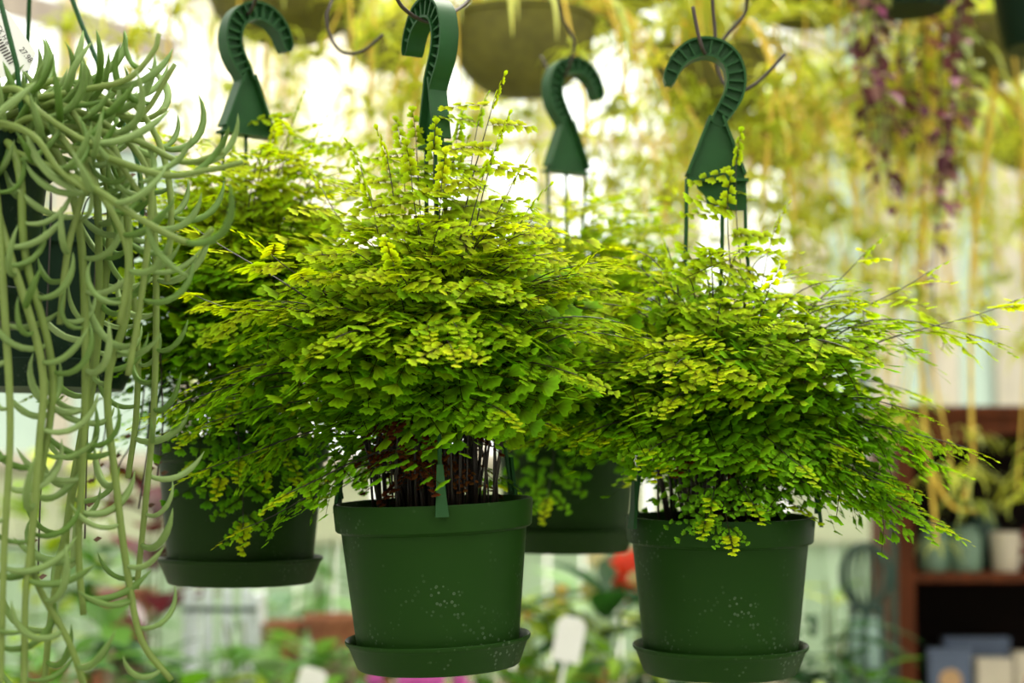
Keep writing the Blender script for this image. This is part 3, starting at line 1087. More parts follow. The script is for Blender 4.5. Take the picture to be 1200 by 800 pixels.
# ---------------------------------------------------------------- spider plants
def strap(seed, ln, w, arch, stripe, n=9):
    rr = random.Random(seed)
    m = MB()
    vs_, cs, fs = [], [], []
    p = V((0, 0, 0))
    a = arch[0]
    for i in range(n + 1):
        t = i / n
        ww = w * (math.sin(PI * min(.5, t * 1.6 + .12)) if t < .3 else 1) * (1 - max(0, (t - .45) / .55) ** 1.6 * .96)
        vs_ += [p + V((0, ww, ww * .35)), p, p + V((0, -ww, ww * .35))]
        cs += [(.85, 1, .8), stripe, (.85, 1, .8)]
        a = arch[0] + (arch[1] - arch[0]) * t ** .85
        p = p + V((math.cos(a), rr.uniform(-.06, .06), math.sin(a))) * (ln / n)
    for i in range(n):
        k = i * 3
        fs += [(k, k + 1, k + 4, k + 3), (k + 1, k + 2, k + 5, k + 4)]
    m.add(vs_, fs, cs)
    return m.mesh('leaf', M_LEAF, True)


STR = [strap(i, .34 + .05 * (i % 3), .0085 + .002 * (i % 2), (D(60 + 8 * i % 30), D(-80 - 3 * i)), (1.5, 1.35, 2.2)) for i in range(6)]
STRS = [strap(40 + i, .11 + .02 * i, .0055, (D(45), D(-50)), (1.5, 1.3, 2.0), 6) for i in range(3)]


def plantlet_mesh(seed):
    rr = random.Random(seed)
    m = MB()
    for k in range(11):
        az = k * 2.4 + rr.uniform(-.3, .3)
        o = V((math.cos(az), math.sin(az), 0))
        ln = rr.uniform(.07, .13)
        side = V((-o.y, o.x, 0)) * .0055
        vs_, fs, cs = [], [], []
        p = V((0, 0, 0))
        e = rr.uniform(.1, 1.0)
        for i in range(6):
            t = i / 5
            w = 1 - t ** 2 * .95
            vs_ += [p + side * w, p - side * w]
            cs += [(1, 1, .9)] * 2
            a = e - 2.0 * t
            p = p + (o * math.cos(a) + V((0, 0, math.sin(a)))) * (ln / 5)
        fs = [(2 * i, 2 * i + 1, 2 * i + 3, 2 * i + 2) for i in range(5)]
        m.add(vs_, fs, cs)
    me = m.mesh('plantlet', M_LEAF, True)
    return me


PLT = [plantlet_mesh(i) for i in range(4)]


def spider(label, px, py, d, r, h, nleaf, nrun, seed, rail_z, yel=.5, run_len=(.4, .8), basket=M_COIR, sc=1.0, spread=1.0):
    """hanging basket centred at its rim (px, py, d)"""
    rr = random.Random(seed)
    c = at(px, py, d)
    base = c - V((0, 0, h))
    t = thing('spider_plant', label, 'plant', base, 'spider plants in hanging baskets')
    m = MB()
    prof = [(.001, 0)] + [(r * math.sin(w) ** .8, h * (1 - math.cos(w))) for w in [PI / 2 * k / 10 for k in range(1, 11)]]
    prof += [(r + .006, h + .004), (r + .004, h + .014), (r - .006, h + .012), (r - .012, h - .02), (.001, h - .02)]
    m.lathe(prof, 40)
    m.obj('basket', basket, t, autosmooth=50)
    for k in range(3):
        w = MB()
        az = 2 * PI * k / 3 + .5
        w.tube([V((r * math.cos(az), r * math.sin(az), h)), V((0, 0, rail_z - base.z))], .0015, 5)
        w.obj('hanger_wire', M_WIRE, t, True)
    for k in range(nleaf):
        az = k * 2.39996 + rr.uniform(-.3, .3)
        o = V((math.cos(az), math.sin(az), rr.uniform(-.1, .25)))
        b = V((math.cos(az), math.sin(az), 0)) * r * rr.uniform(.1, .9) + V((0, 0, h - .01))
        yl = min(1, max(0, yel + rr.uniform(-.35, .35)))
        col = mix3((.26, .38, .03), (.62, .62, .10), yl)
        put('leaf', STR[rr.randrange(6)], t, Matrix.Translation(b) @ frame(V((o.x, o.y, 0)), V((0, 0, 1))) @ Matrix.Rotation(rr.uniform(-.5, .35), 4, 'Y') @ Matrix.Scale(sc * rr.uniform(.75, 1.2), 4), col)
    for k in range(nrun):
        az = rr.uniform(0, 2 * PI)
        o = V((math.cos(az), math.sin(az), 0))
        L = rr.uniform(*run_len)
        q = spread * rr.uniform(.7, 1.3)
        p = [o * r * .5 + V((0, 0, h)), o * (r + .03) + V((0, 0, h + .05)), o * (r + .10 * q) + V((0, 0, h - .06)), o * (r + .13 * q) + V((rr.uniform(-.03, .03), 0, h - L * .6)), o * (r + .14 * q) + V((rr.uniform(-.06, .06), 0, h - L))]
        m = MB()
        pts = smooth_path(p, 6)
        m.tube(pts, [.0042 - .002 * i / len(pts) for i in range(len(pts))], 5)
        ro = m.obj('runner', M_RUN, t, True)
        for j in range(rr.choice((2, 3, 3))):
            q = pts[-1 - j * 5]
            yl = min(1, max(0, yel + rr.uniform(-.3, .4)))
            put('plantlet', PLT[rr.randrange(4)], ro, Matrix.Translation(q) @ Matrix.Rotation(rr.uniform(0, 6), 4, 'Z') @ Matrix.Scale(rr.uniform(.7, 1.35), 4), mix3((.36, .48, .04), (.66, .68, .08), yl))
    return t


spider('spider plant in the olive basket straight above the left rear hook', 335, -12, 3.55, .165, .115, 50, 6, 1, 3.05, .35, (.25, .6))
spider('spider plant in the olive basket between the two middle hooks', 612, 30, 3.45, .150, .150, 50, 14, 2, 3.05, .6, (.2, .55))
spider('spider plant in the olive basket behind the honeycomb hook', 832, 70, 3.7, .125, .145, 44, 12, 3, 3.05, .5, (.2, .55))
spider('spider plant with a long curtain of runners and plantlets right of the honeycomb hook', 945, -30, 4.0, .15, .13, 70, 36, 4, 3.35, .5, (.3, .85), spread=1.5, sc=1.15)
spider('spider plant in the shaded olive basket behind the purple trailing plant', 1072, 128, 4.1, .15, .11, 50, 12, 5, 3.35, .45, (.2, .5), spread=1.4)
SHELF_SPIDER = spider('spider plant whose runners and plantlets dangle in front of the dark bookcase', 1150, 40, 3.9, .14, .12, 44, 18, 6, 3.35, .5, (.6, 1.1), spread=.8)
spider('spider plant above the trailing succulent with orange runners', 205, -75, 3.6, .14, .12, 34, 10, 7, 3.05, .4, (.25, .62))
spider('spider plant above the empty wire hook with drooping orange runners', 465, -80, 3.6, .14, .12, 36, 12, 8, 3.05, .45, (.3, .75))
spider('spider plant above the smallest furthest hook with broad pale leaves', 735, -50, 3.8, .14, .12, 64, 16, 9, 3.05, .4, (.3, .6), sc=1.2)
def long_runner(t, paths, d):
    for pts_, nodes in paths:
        w = smooth_path([at(p[0], p[1], d) - t.location for p in pts_], 6)
        m = MB()
        m.tube(w, [.0062 - .002 * i / len(w) for i in range(len(w))], 6)
        ro = m.obj('runner', M_RUN, t, True)
        for q, sz in nodes:
            put('plantlet', PLT[R.randrange(4)], ro, Matrix.Translation(w[int(q * (len(w) - 1))]) @ Matrix.Rotation(R.uniform(0, 6), 4, 'Z') @ Matrix.Scale(sz, 4), mix3((.34, .44, .10), (.52, .58, .16), R.random()))


long_runner(SHELF_SPIDER, [([(1140, 60), (1165, 90), (1140, 300), (1138, 470), (1140, 545), (1128, 590)], ((.72, .8), (.88, 1.05), (1, .8))),
                           ([(1130, 60), (1100, 110), (1076, 300), (1082, 480), (1092, 570), (1098, 640)], ((.62, .7), (1, .7))),
                           ([(1090, 545), (1106, 580), (1122, 596), (1146, 598)], ((1, .8),))], 3.82)
spider('spider plant near the far windows behind the fern with the honeycomb hook', 915, 150, 4.8, .13, .12, 60, 26, 10, 3.9, .5, (.2, .5), spread=1.8, sc=1.2)
spider('spider plant far behind, between the empty wire hook and the broad-edged hook', 455, 40, 5.2, .14, .12, 30, 8, 11, 3.95, .45, (.3, .8), spread=1.6, sc=1.2)
spider('spider plant far behind the smallest hook near the bright windows', 690, 0, 5.3, .14, .12, 60, 18, 12, 3.95, .5, (.2, .5), spread=1.5, sc=1.25)
spider('spider plant far to the side above the bookcase end', 1210, 150, 4.7, .14, .12, 56, 20, 13, 3.9, .4, (.3, .9), spread=1.6, sc=1.1)

# dark pot top right
pp = at(1222, 58, 3.5)
bt = thing('hanging_basket', 'black-green hanging pot at the top edge above the bookcase end', 'pot', pp)
m = MB()
m.lathe([(.001, 0), (.075, 0), (.08, .005), (.105, .15), (.115, .152), (.118, .18), (.108, .18), (.1, .15), (.001, .14)], 40)
m.obj('pot', M_POTD, bt, autosmooth=40)
for k in range(3):
    w = MB()
    az = 2 * PI * k / 3
    w.tube([V((.11 * math.cos(az), .11 * math.sin(az), .17)), V((0, 0, 3.05 - pp.z))], .002, 5)
    w.obj('hanger_wire', M_WIRE, bt, True)
PL = [(.15, .04, .09), (.24, .06, .13), (.10, .04, .05), (.30, .36, .12), (.45, .22, .32), (.40, .46, .16)]


def leaf_mesh(seed, ln, w, fold=.25, bend=.5, n=6, m_=None, col=(1, 1, 1)):
    m = MB()
    vs_, fs = [], []
    for i in range(n + 1):
        t = i / n
        ww = w * math.sin(PI * min(1, t * .93 + .05)) ** .75
        z = -bend * ln * t * t
        x = ln * t
        vs_ += [(x, ww, z + ww * fold), (x, 0, z), (x, -ww, z + ww * fold)]
    for i in range(n):
        k = i * 3
        fs += [(k, k + 1, k + 4, k + 3), (k + 1, k + 2, k + 5, k + 4)]
    m.add(vs_, fs, col)
    return m.mesh('leaf', m_ or M_DLEAF, True)


LF = [leaf_mesh(0, .05, .014), leaf_mesh(1, .06, .018, .3, .3)]
c = at(1060, -55, 3.4)
tr = thing('purple_trailing_plant', 'purple-leaved trailing plant hanging in a dense strand above the fern tips', 'plant', c - V((0, 0, .12)))
m = MB()
m.lathe([(.001, 0), (.08, 0), (.11, .12), (.118, .12), (.118, .14), (.105, .14), (.001, .12)], 32)
m.obj('pot', M_POTD, tr, autosmooth=40)
w = MB()
w.tube([V((0, 0, .12)), V((0, 0, 3.05 - c.z + .12)), V((0, .15, 3.05 - c.z + .12))], .002, 5)
w.obj('hanger_wire', M_WIRE, tr, True)
for k in range(13):
    az = R.uniform(0, 2 * PI)
    o = V((math.cos(az), math.sin(az), 0))
    L = R.uniform(.2, .5) if k else .62
    sx = R.uniform(-.04, .06)
    p = [o * .06 + V((0, 0, .13)), o * .12 + V((0, 0, .14)), o * .12 + V((sx, 0, 0)), o * .10 + V((sx, 0, -L * .5)), o * .07 + V((sx, 0, -L))]
    pts = smooth_path(p, 8)
    m = MB()
    m.tube(pts, .002, 5, (.15, .05, .06))
    so = m.obj('stem', M_DLEAF, tr, True)
    for i in range(4, len(pts), 1):
        a2 = R.uniform(0, 2 * PI)
        put('leaf', LF[R.randrange(2)], so, Matrix.Translation(pts[i]) @ frame(V((math.cos(a2), math.sin(a2), R.uniform(-.5, .2))), V((0, 0, 1))) @ Matrix.Scale(R.uniform(.5, .95), 4), R.choice(PL))

# cream shade cloth in front of the left windows
m = MB()
vs_, fs = [], []
nx, nz = 60, 6
xa, xb = pxx(215), pxx(480)
for j in range(nz + 1):
    for i in range(nx + 1):
        t = i / nx
        x = xa + (xb - xa) * t
        y = Y1 - .13 + .028 * math.sin(t * 46) + .012 * math.sin(t * 91 + j * .3)
        z = 3.62 - j * .26 + .02 * math.sin(t * 9)
        vs_.append((x, y, z))
for j in range(nz):
    for i in range(nx):
        k = j * (nx + 1) + i
        fs.append((k, k + 1, k + nx + 2, k + nx + 1))
m.add(vs_, fs, (.86, .82, .74))
cl = thing('shade_cloth', 'cream shade cloth hanging in soft folds over the far windows', 'curtain', (0, 0, 0))
M_CL2 = leaf_mat('thin_cream_cloth', .62, 0.0, .6, (1.05, 1.0, .95))
m.obj('cloth', M_CL2, cl, True)
m = MB()
m.tube([(xa - .15, Y1 - .13, 3.64), (xb + .15, Y1 - .13, 3.64)], .012, 8)
m.obj('pole', M_STEEL, cl, True)

# ---------------------------------------------------------------- bookcase and what stands in it
DB = 4.5


def bp(px, py, d=DB):
    return at(px, py, d)


lx = bp(1051, 600).x
rx = lx + .95
ztop = bp(1051, 462).z
zsh = bp(1051, 671).z
zlow = bp(1051, 838).z
bk = thing('bookcase', 'dark red-brown wooden bookcase with open shelves beside the wire obelisk', 'bookcase', ((lx + rx) / 2, DB + .15, 0))
ox = (lx + rx) / 2


def bpart(nm, lo, hi, m=M_WOOD, bev=.004):
    return bx((lo[0] - ox, lo[1] - DB - .15, lo[2]), (hi[0] - ox, hi[1] - DB - .15, hi[2])).obj(nm, m, bk, bevel=bev)


bpart('side_panel', (lx, DB, 0), (lx + .045, DB + .34, ztop - .06))
bpart('side_panel', (rx - .045, DB, 0), (rx, DB + .34, ztop - .06))
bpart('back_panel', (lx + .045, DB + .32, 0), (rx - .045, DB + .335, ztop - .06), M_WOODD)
bpart('shelf', (lx + .045, DB + .01, zsh - .026), (rx - .045, DB + .32, zsh))
bpart('shelf', (lx + .045, DB + .01, zlow - .026), (rx - .045, DB + .32, zlow))
bpart('shelf', (lx + .045, DB + .01, .10), (rx - .045, DB + .32, .126))
bpart('plinth', (lx + .045, DB + .01, 0), (rx - .045, DB + .03, .10))
bpart('top_board', (lx - .03, DB - .02, ztop - .06), (rx + .03, DB + .35, ztop - .03))
cm = MB()
cm.prism([(lx - ox + .045, ztop - .06), (rx - ox - .045, ztop - .06), (rx - ox - .045, ztop - .16)] + [(lx - ox + .045 + (rx - lx - .09) * (1 - t), ztop - .16 + .07 * math.sin(PI * t)) for t in [k / 10 for k in range(1, 11)]], -.15, -.13)
cm.obj('arched_rail', M_WOOD, bk)


def jar(label, px, d, r, h, m, nm='jar', cat='jar', neck=True, z=None):
    p = at(px, 600, d)
    t = thing(nm, label, cat, (p.x, d, zsh if z is None else z))
    b = MB()
    if neck:
        b.lathe([(.001, 0), (r * .9, 0), (r, .01), (r, h * .72), (r * .92, h * .82), (r * .7, h * .86), (r * .7, h * .9), (.001, h * .9)], 32)
        b.obj('body', m, t, autosmooth=40)
        b = MB()
        b.lathe([(r * .74, h * .88), (r * .76, h * .9), (r * .76, h * .98), (r * .7, h), (.001, h)], 32)
        b.obj('lid', m, t, autosmooth=40)
    else:
        b.lathe([(.001, 0), (r * .82, 0), (r * .86, .004), (r, h), (r * .94, h), (r * .8, .012), (.001, .012)], 32)
        b.obj('body', m, t, autosmooth=40)
    return t


jar('green glazed lidded jar on the bookcase shelf nearest the post', 1092, DB + .10, .042, .125, M_JAR)
jar('second green glazed jar on the shelf, behind the spider plantlets', 1130, DB + .09, .044, .12, M_JAR)
jar('tall dark green glazed jar behind the cream mug', 1152, DB + .2, .04, .15, M_IRON)
mg = jar('cream ceramic mug on the bookcase shelf', 1177, DB + .08, .040, .104, M_MUG, 'mug', 'mug', False)
hm = MB()
hm.tube([V((.036 + .03 * math.sin(PI * k / 8), 0, .025 + .055 * k / 8)) for k in range(9)], .005, 6)
hm.obj('handle', M_MUG, mg, True)
jar('dark red tin at the end of the shelf', 1214, DB + .1, .042, .115, M_RED, 'tin', 'tin')


def book(label, px, d, w, h, tk, m, tiltz=0, pict=None):
    p = at(px, 600, d)
    t = thing('gift_box', label, 'box', (p.x, d, zlow), None, (0, 0, tiltz))
    bx((-w / 2, 0, 0), (w / 2, tk, h)).obj('body', m, t, bevel=.002)
    if pict:
        b = MB()
        b.lathe([(.001, 0), (w * .26, 0), (w * .26, .002), (.001, .002)], 24)
        o = b.obj('printed_flower', pict, t)
        o.matrix_basis = Matrix.Translation((0, 0.0005, h * .5)) @ Matrix.Rotation(PI / 2, 4, 'X')


book('slate-blue box with an apricot flower print on the lower shelf', 1110, DB + .06, .115, .165, .04, M_NAVY, 0, M_ORCARD)
book('taller navy box behind the cream ones on the lower shelf', 1142, DB + .16, .18, .185, .04, M_NAVY)
book('rounded cream box on the lower shelf beside the slate-blue box', 1163, DB + .05, .10, .14, .06, M_MUG, .2)
book('cream box with a terracotta print on the lower shelf under the tin', 1208, DB + .07, .10, .155, .05, M_MUG, 0, M_TERRA)

# ---------------------------------------------------------------- wire obelisk
DO = 4.3
BZ = .80
oc = at(1015, 712, DO)
ob = thing('wire_obelisk', 'green iron garden obelisk topped with a wire ball beside the bookcase', 'obelisk', (oc.x, DO, .0))
zc_ = oc.z
rb_ = .062
for k in range(8):
    az = 2 * PI * k / 8
    m = MB()
    m.tube([V((rb_ * math.sin(w) * math.cos(az), rb_ * math.sin(w) * math.sin(az), zc_ + .08 * (1 - math.cos(w)))) for w in [PI * j / 12 for j in range(13)]], .0062, 6)
    m.obj('ball_bar', M_IRON, ob, True)
m = MB()
m.tube([V((.04 * math.cos(2 * PI * j / 24), .04 * math.sin(2 * PI * j / 24), zc_)) for j in range(25)], .008, 8)
m.obj('collar_ring', M_IRON, ob, True)
m = MB()
m.lathe([(.001, zc_ + .165), (.008, zc_ + .160), (.010, zc_ + .152), (.005, zc_ + .145), (.001, zc_ + .145)], 16)
m.obj('finial', M_IRON, ob, True)
for k in range(6):
    az = 2 * PI * k / 6 + .2
    m = MB()
    m.tube([V((.036 * math.cos(az), .036 * math.sin(az), zc_)), V((.06 * math.cos(az), .06 * math.sin(az), zc_ - .2)), V((.085 * math.cos(az), .085 * math.sin(az), BZ + .15)), V((.11 * math.cos(az), .11 * math.sin(az), BZ))], .0075, 6)
    m.obj('leg', M_IRON, ob, True)
for z, r in ((zc_ - .15, .056), (BZ + .08, .098)):
    m = MB()
    m.tube([V((r * math.cos(2 * PI * j / 24), r * math.sin(2 * PI * j / 24), z)) for j in range(25)], .006, 6)
    m.obj('hoop', M_IRON, ob, True)
m = MB()
m.lathe([(.001, zc_ - .34), (.055, zc_ - .34), (.06, zc_ - .33), (.040, zc_ - .02), (.001, zc_ - .015)], 24)
m.obj('glass_cone', M_GLASSV, ob, autosmooth=40)
m = MB()
m.tube(smooth_path([at(1052, 690, 4.42), at(1050, 625, 4.42), at(1036, 596, 4.42), at(1018, 568, 4.42), at(1008, 530, 4.42), at(1012, 480, 4.42)] , 6), .008, 8)
zz = MB()
hp = smooth_path([V((at(1049, 600, 4.42).x, 4.42, 0.0)), at(1049, 760, 4.42), at(1048, 640, 4.42), at(1038, 600, 4.42), at(1020, 570, 4.42), at(1008, 530, 4.42), at(1004, 480, 4.42), at(1012, 430, 4.42)], 6)
zz.tube(hp, .009, 8)
tag(zz.obj('curved_stake', M_IRON, None, True), 'dark green curved iron stake leaning against the bookcase post', 'stake')


# ---------------------------------------------------------------- benches and potted plants below
def bench(label, x0, x1, y0, y1, z):
    t = thing('plant_bench', label, 'bench', ((x0 + x1) / 2, (y0 + y1) / 2, 0))
    cx, cy = (x0 + x1) / 2, (y0 + y1) / 2
    n = 6
    for k in range(n):
        ya = y0 + (y1 - y0) * k / n
        bx((x0 - cx, ya - cy + .006, z - .025), (x1 - cx, ya + (y1 - y0) / n - cy - .006, z)).obj('plank', M_BENCH, t)
    for sx in (x0 + .04, x1 - .08):
        for sy in (y0 + .03, y1 - .07):
            bx((sx - cx, sy - cy, 0), (sx - cx + .04, sy - cy + .04, z - .025)).obj('leg', M_BENCH, t)
    bx((x0 - cx + .03, y0 - cy + .03, z - .085), (x1 - cx - .03, y0 - cy + .05, z - .025)).obj('apron', M_BENCH, t)


BZ = .80
bench('long timber plant bench crowded with blurred pots under the front ferns', -1.5, .98, 3.75, 4.9, BZ)
bench('further timber plant bench along the mint boarded wall', -2.2, 1.0, 5.6, 6.5, BZ)

BIG = [leaf_mesh(20, .16, .030, .25, .35), leaf_mesh(21, .20, .042, .2, .3), leaf_mesh(22, .12, .026, .3, .5), leaf_mesh(23, .26, .018, .4, .6)]
GR = {'mint': ((.10, .24, .06), (.30, .46, .18)), 'deep': ((.010, .05, .012), (.03, .11, .03)), 'lime': ((.14, .30, .015), (.42, .50, .04)),
      'mid': ((.03, .13, .012), (.13, .30, .03)), 'maroon': ((.055, .005, .010), (.13, .013, .020)), 'blue': ((.07, .16, .09), (.18, .30, .18))}


def potted(name, label, cat, px, top_py, d, nleaf, hue, meshes, sc, potr=.07, poth=.11, potm=M_TERRA, wide=.12, stem_h=None, flowers=None, seed=0, bz=BZ):
    rr = random.Random(seed + int(px))
    g = at(px, top_py, d)
    t = thing(name, label, cat, (g.x, d, bz))
    m = MB()
    m.lathe([(.001, 0), (potr * .72, 0), (potr * .75, .004), (potr * .95, poth * .8), (potr * 1.04, poth * .81), (potr * 1.06, poth), (potr * .97, poth), (potr * .9, poth - .02), (.001, poth - .02)], 28)
    m.obj('pot', potm, t, autosmooth=40)
    H = g.z - bz
    a, b = GR[hue]
    for k in range(nleaf):
        u = rr.random() ** .7
        z = poth - .02 + (H - poth) * u * .92
        az = k * 2.4 + rr.uniform(-.4, .4)
        rad = wide * rr.uniform(.05, .6) * (1 - .45 * u)
        o = V((math.cos(az), math.sin(az), rr.uniform(-.1, .9)))
        put('leaf', meshes[rr.randrange(len(meshes))], t, Matrix.Translation((rad * math.cos(az), rad * math.sin(az), z)) @ frame(o, V((0, 0, 1))) @ Matrix.Scale(sc * rr.uniform(.7, 1.15), 4), mix3(a, b, rr.random()))
    for k in range(max(3, nleaf // 6)):
        az = rr.uniform(0, 2 * PI)
        m = MB()
        q = V((wide * .4 * math.cos(az), wide * .4 * math.sin(az), H * rr.uniform(.7, .95)))
        m.tube([V((.02 * math.cos(az), .02 * math.sin(az), poth - .02)), q * .55 + V((0, 0, .03)), q], .003, 5, (.12, .16, .05))
        m.obj('stem', M_DLEAF, t, True)
    if flowers:
        col, n, fs, zr = flowers
        for k in range(n):
            az = rr.uniform(0, 2 * PI)
            rad = wide * rr.uniform(.1, .8)
            p = V((rad * math.cos(az), rad * math.sin(az) - .03, H * rr.uniform(*zr)))
            m = MB()
            vs_, ff = [p], []
            for j in range(10):
                w = 2 * PI * j / 10
                r_ = fs * (1 if j % 2 else .6)
                vs_.append(p + V((r_ * math.cos(w), -r_ * .35, r_ * math.sin(w))))
            ff = [(0, 1 + j, 1 + (j + 1) % 10) for j in range(10)]
            vs_.append(p + V((0, -.012, 0)))
            ff += [(11, 1 + (j + 1) % 10, 1 + j) for j in range(10)]
            m.add(vs_, ff, col[k % len(col)])
            m.obj('flower', M_DLEAF, t)
    return t


G1 = 'potted plants on the benches'
potted('potted_plant', 'pale mint-leaved bushy plant below the left rear pot', 'plant', 300, 715, 4.1, 34, 'mint', BIG[:3], .75, wide=.2)
potted('potted_plant', 'broad light green leafy plant left of the front pot', 'plant', 372, 742, 4.0, 34, 'mint', BIG[:3], .7, wide=.18, seed=3)
potted('potted_plant', 'tall narrow dark green plant behind the front pot saucer edge', 'plant', 385, 615, 4.7, 26, 'mid', [BIG[3]], .7, wide=.08, seed=4)
potted('potted_plant', 'low mid-green plant beside the white crate stand', 'plant', 262, 742, 3.9, 24, 'mid', [BIG[3], BIG[2]], .8, wide=.12, seed=5)
potted('flowering_plant', 'magenta flowering plant directly below the front pot', 'plant', 500, 784, 3.9, 24, 'mid', BIG[:2], .6, wide=.15, flowers=([(.62, .09, .48)], 14, .024, (.88, 1.0)), seed=6)
potted('potted_plant', 'bright green strap-leaved plant right of the front pot', 'plant', 628, 672, 4.3, 30, 'lime', [BIG[3], BIG[1]], .85, wide=.13, seed=7)
potted('flowering_plant', 'yellow flowering plant behind the white plant label', 'plant', 652, 690, 4.5, 20, 'lime', BIG[:3], .6, wide=.10, flowers=([(.75, .50, .06)], 12, .018, (.75, 1.0)), seed=8)
potted('potted_plant', 'rubber plant with large dark leaves between the two front pots', 'plant', 708, 655, 4.2, 20, 'deep', [BIG[1]], 1.0, wide=.13, seed=9)
potted('flowering_plant', 'red and cream flowering plant half behind the right front pot', 'plant', 738, 652, 4.35, 22, 'lime', [BIG[3], BIG[2]], .85, wide=.14, flowers=([(.85, .055, .01), (.85, .055, .01), (.75, .66, .42)], 15, .032, (.84, 1.0)), seed=10)
potted('potted_plant', 'pale lime strap-leaved plant beside the right saucer', 'plant', 722, 735, 3.95, 26, 'lime', [BIG[3]], .8, wide=.12, seed=11)
potted('potted_plant', 'dark green bushy plant in front of the obelisk', 'plant', 958, 700, 4.05, 34, 'deep', [BIG[0], BIG[3]], .9, wide=.16, potm=M_POTD, seed=12, bz=.80)
potted('potted_plant', 'dark low plant in front of the bookcase foot', 'plant', 1020, 765, 3.95, 26, 'mid', [BIG[0], BIG[3]], .7, wide=.12, potm=M_POTD, seed=13)
potted('potted_plant', 'yellow-green plant on a brown stem beside the obelisk', 'plant', 975, 655, 4.6, 12, 'lime', BIG[:3], .55, wide=.05, seed=14)
potted('potted_plant', 'mid green plant below the right front pot', 'plant', 850, 775, 4.1, 28, 'mid', [BIG[0], BIG[3]], .75, wide=.2, seed=15)
potted('potted_plant', 'leafy green plant below the gap between the front pots', 'plant', 655, 765, 4.0, 30, 'mid', BIG, .8, wide=.2, seed=16)
potted('potted_plant', 'maroon-leaved cordyline standing left of the dark rear fern pot', 'plant', 182, 520, 4.4, 26, 'maroon', [BIG[1]], 1.0, wide=.10, seed=17)
potted('potted_plant', 'bright green plant far behind the succulent strands', 'plant', 60, 520, 5.9, 30, 'lime', BIG[:2], 1.3, wide=.3, seed=18)
potted('potted_plant', 'leafy green plant on the far bench behind the succulent tips', 'plant', 120, 620, 5.8, 30, 'mid', BIG[:2], 1.1, wide=.25, seed=19)
potted('potted_plant', 'mid green plant at the foot of the maroon cordyline', 'plant', 130, 700, 4.2, 24, 'mid', BIG[:3], .8, wide=.15, seed=20)
potted('potted_plant', 'dark leafy plant in the far corner below the succulent', 'plant', 180, 735, 4.0, 24, 'deep', BIG[:3], .7, wide=.12, seed=21)
potted('potted_plant', 'pale blue-green plant on the far bench under the left rear pot', 'plant', 330, 690, 5.8, 26, 'blue', BIG[:2], 1.0, wide=.2, seed=22)
potted('potted_plant', 'pale mint plant on the far bench beside the front pot', 'plant', 440, 690, 5.9, 26, 'mint', BIG[:2], 1.1, wide=.22, seed=23)
potted('potted_plant', 'light green plant on the far bench behind the red flowers', 'plant', 690, 670, 5.9, 24, 'mint', BIG[:2], 1.0, wide=.2, seed=24)


for i, (lab, px, ty, d_, hue, ms, w_) in enumerate((
        ('dark green arching plant just left of the front saucer', 415, 735, 3.9, 'mid', [BIG[3], BIG[0]], .14),
        ('low leafy green plant directly behind the magenta flowers', 560, 752, 4.15, 'mid', BIG[:3], .17),
        ('grass-like lime plant right of the magenta flowers', 590, 712, 4.25, 'lime', [BIG[3]], .12),
        ('deep green leafy plant under the right front saucer', 790, 765, 3.95, 'deep', BIG[:3], .16),
        ('dark grassy plant between the right saucer and the obelisk', 910, 745, 4.0, 'deep', [BIG[3], BIG[0]], .13),
        ('broad dark plant at the bottom left under the succulent tips', 215, 770, 3.85, 'mid', BIG[:3], .14),
        ('bright green plant in front of the brown terracotta pot', 318, 765, 3.85, 'lime', [BIG[2], BIG[0]], .14),
        ('mid green plant at the near edge under the succulent strands', 70, 745, 3.9, 'mid', BIG[:3], .2),
        ('olive green plant at the bottom left beside the pinkish pot', 10, 720, 4.1, 'lime', BIG[:3], .18))):
    potted('potted_plant', lab, 'plant', px, ty, d_, 30, hue, ms, .72, wide=w_, seed=60 + i, potm=M_POTD if i % 2 else M_TERRA)


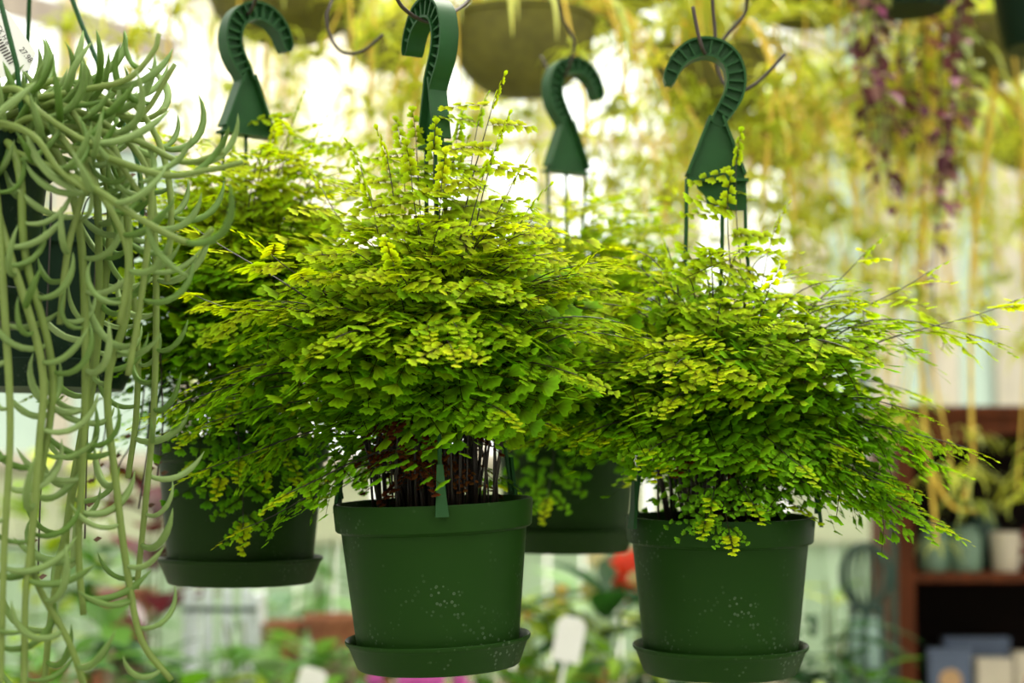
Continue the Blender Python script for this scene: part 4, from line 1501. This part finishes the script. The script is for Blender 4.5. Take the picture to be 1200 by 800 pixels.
def empty_pot(label, px, rim_py, d, r, h, m=M_TERRA):
    g = at(px, rim_py, d)
    t = thing('terracotta_pot', label, 'pot', (g.x, d, g.z - h), 'empty terracotta pots')
    b = MB()
    b.lathe([(.001, 0), (r * .7, 0), (r * .94, h * .75), (r * 1.05, h * .76), (r * 1.07, h), (r * .96, h), (r * .7, .01), (.001, .01)], 28)
    b.obj('pot', m, t, autosmooth=40)
    c_ = g.z - h
    if c_ > BZ + .01:
        s = MB()
        s.lathe([(.001, BZ - c_), (r * .8, BZ - c_), (r * .8, 0), (.001, 0)], 20)
        s.obj('plinth', M_BENCH, t, autosmooth=40)


empty_pot('wide terracotta pot on the bench left of the front pot', 392, 720, 4.45, .075, .09)
empty_pot('brown terracotta pot under the left rear fern', 328, 728, 4.5, .07, .09)
empty_pot('pinkish terracotta pot behind the succulent strand tips', 150, 690, 4.6, .07, .13)


def plant_label(label, px, py, d, w, h, lean):
    g = at(px, py, d)
    t = thing('plant_label', label, 'label', (g.x, d, g.z - h / 2), None, (0.15, lean, 0))
    m = MB()
    m.prism([(-w / 2, 0), (w / 2, 0), (w / 2, h * .86), (w * .3, h), (-w * .3, h), (-w / 2, h * .86)], -.001, .001)
    m.obj('card', M_WHITE, t)
    m = MB()
    m.box((-.004, -.0008, -(g.z - h / 2 - BZ)), (.004, .0008, .01))
    m.obj('stake', M_WHITE, t)


plant_label('white plant label card standing between the two front pots', 662, 748, 3.75, .062, .10, .18)
plant_label('white plant label leaning below the left of the front pot', 362, 795, 3.78, .06, .05, .3)

# white slatted stand under the left rear pot
wc = at(250, 760, 4.3)
st = thing('slatted_stand', 'blue-white painted slatted stand with dark iron bands under the left rear pot', 'stand', (wc.x, 4.35, BZ))
zt = at(250, 690, 4.3).z - BZ
for k in range(4):
    x = -.085 + k * .048
    bx((x, 0, 0), (x + .024, .02, zt)).obj('slat', M_WHITEP, st, bevel=.002)
for z in (.06, zt - .06):
    bx((-.092, -.004, z), (.1, .0, z + .012)).obj('band', M_IRON, st)
for s in (-.09, .08):
    bx((s, .02, 0), (s + .02, .16, zt - .02)).obj('side_rail', M_WHITEP, st)
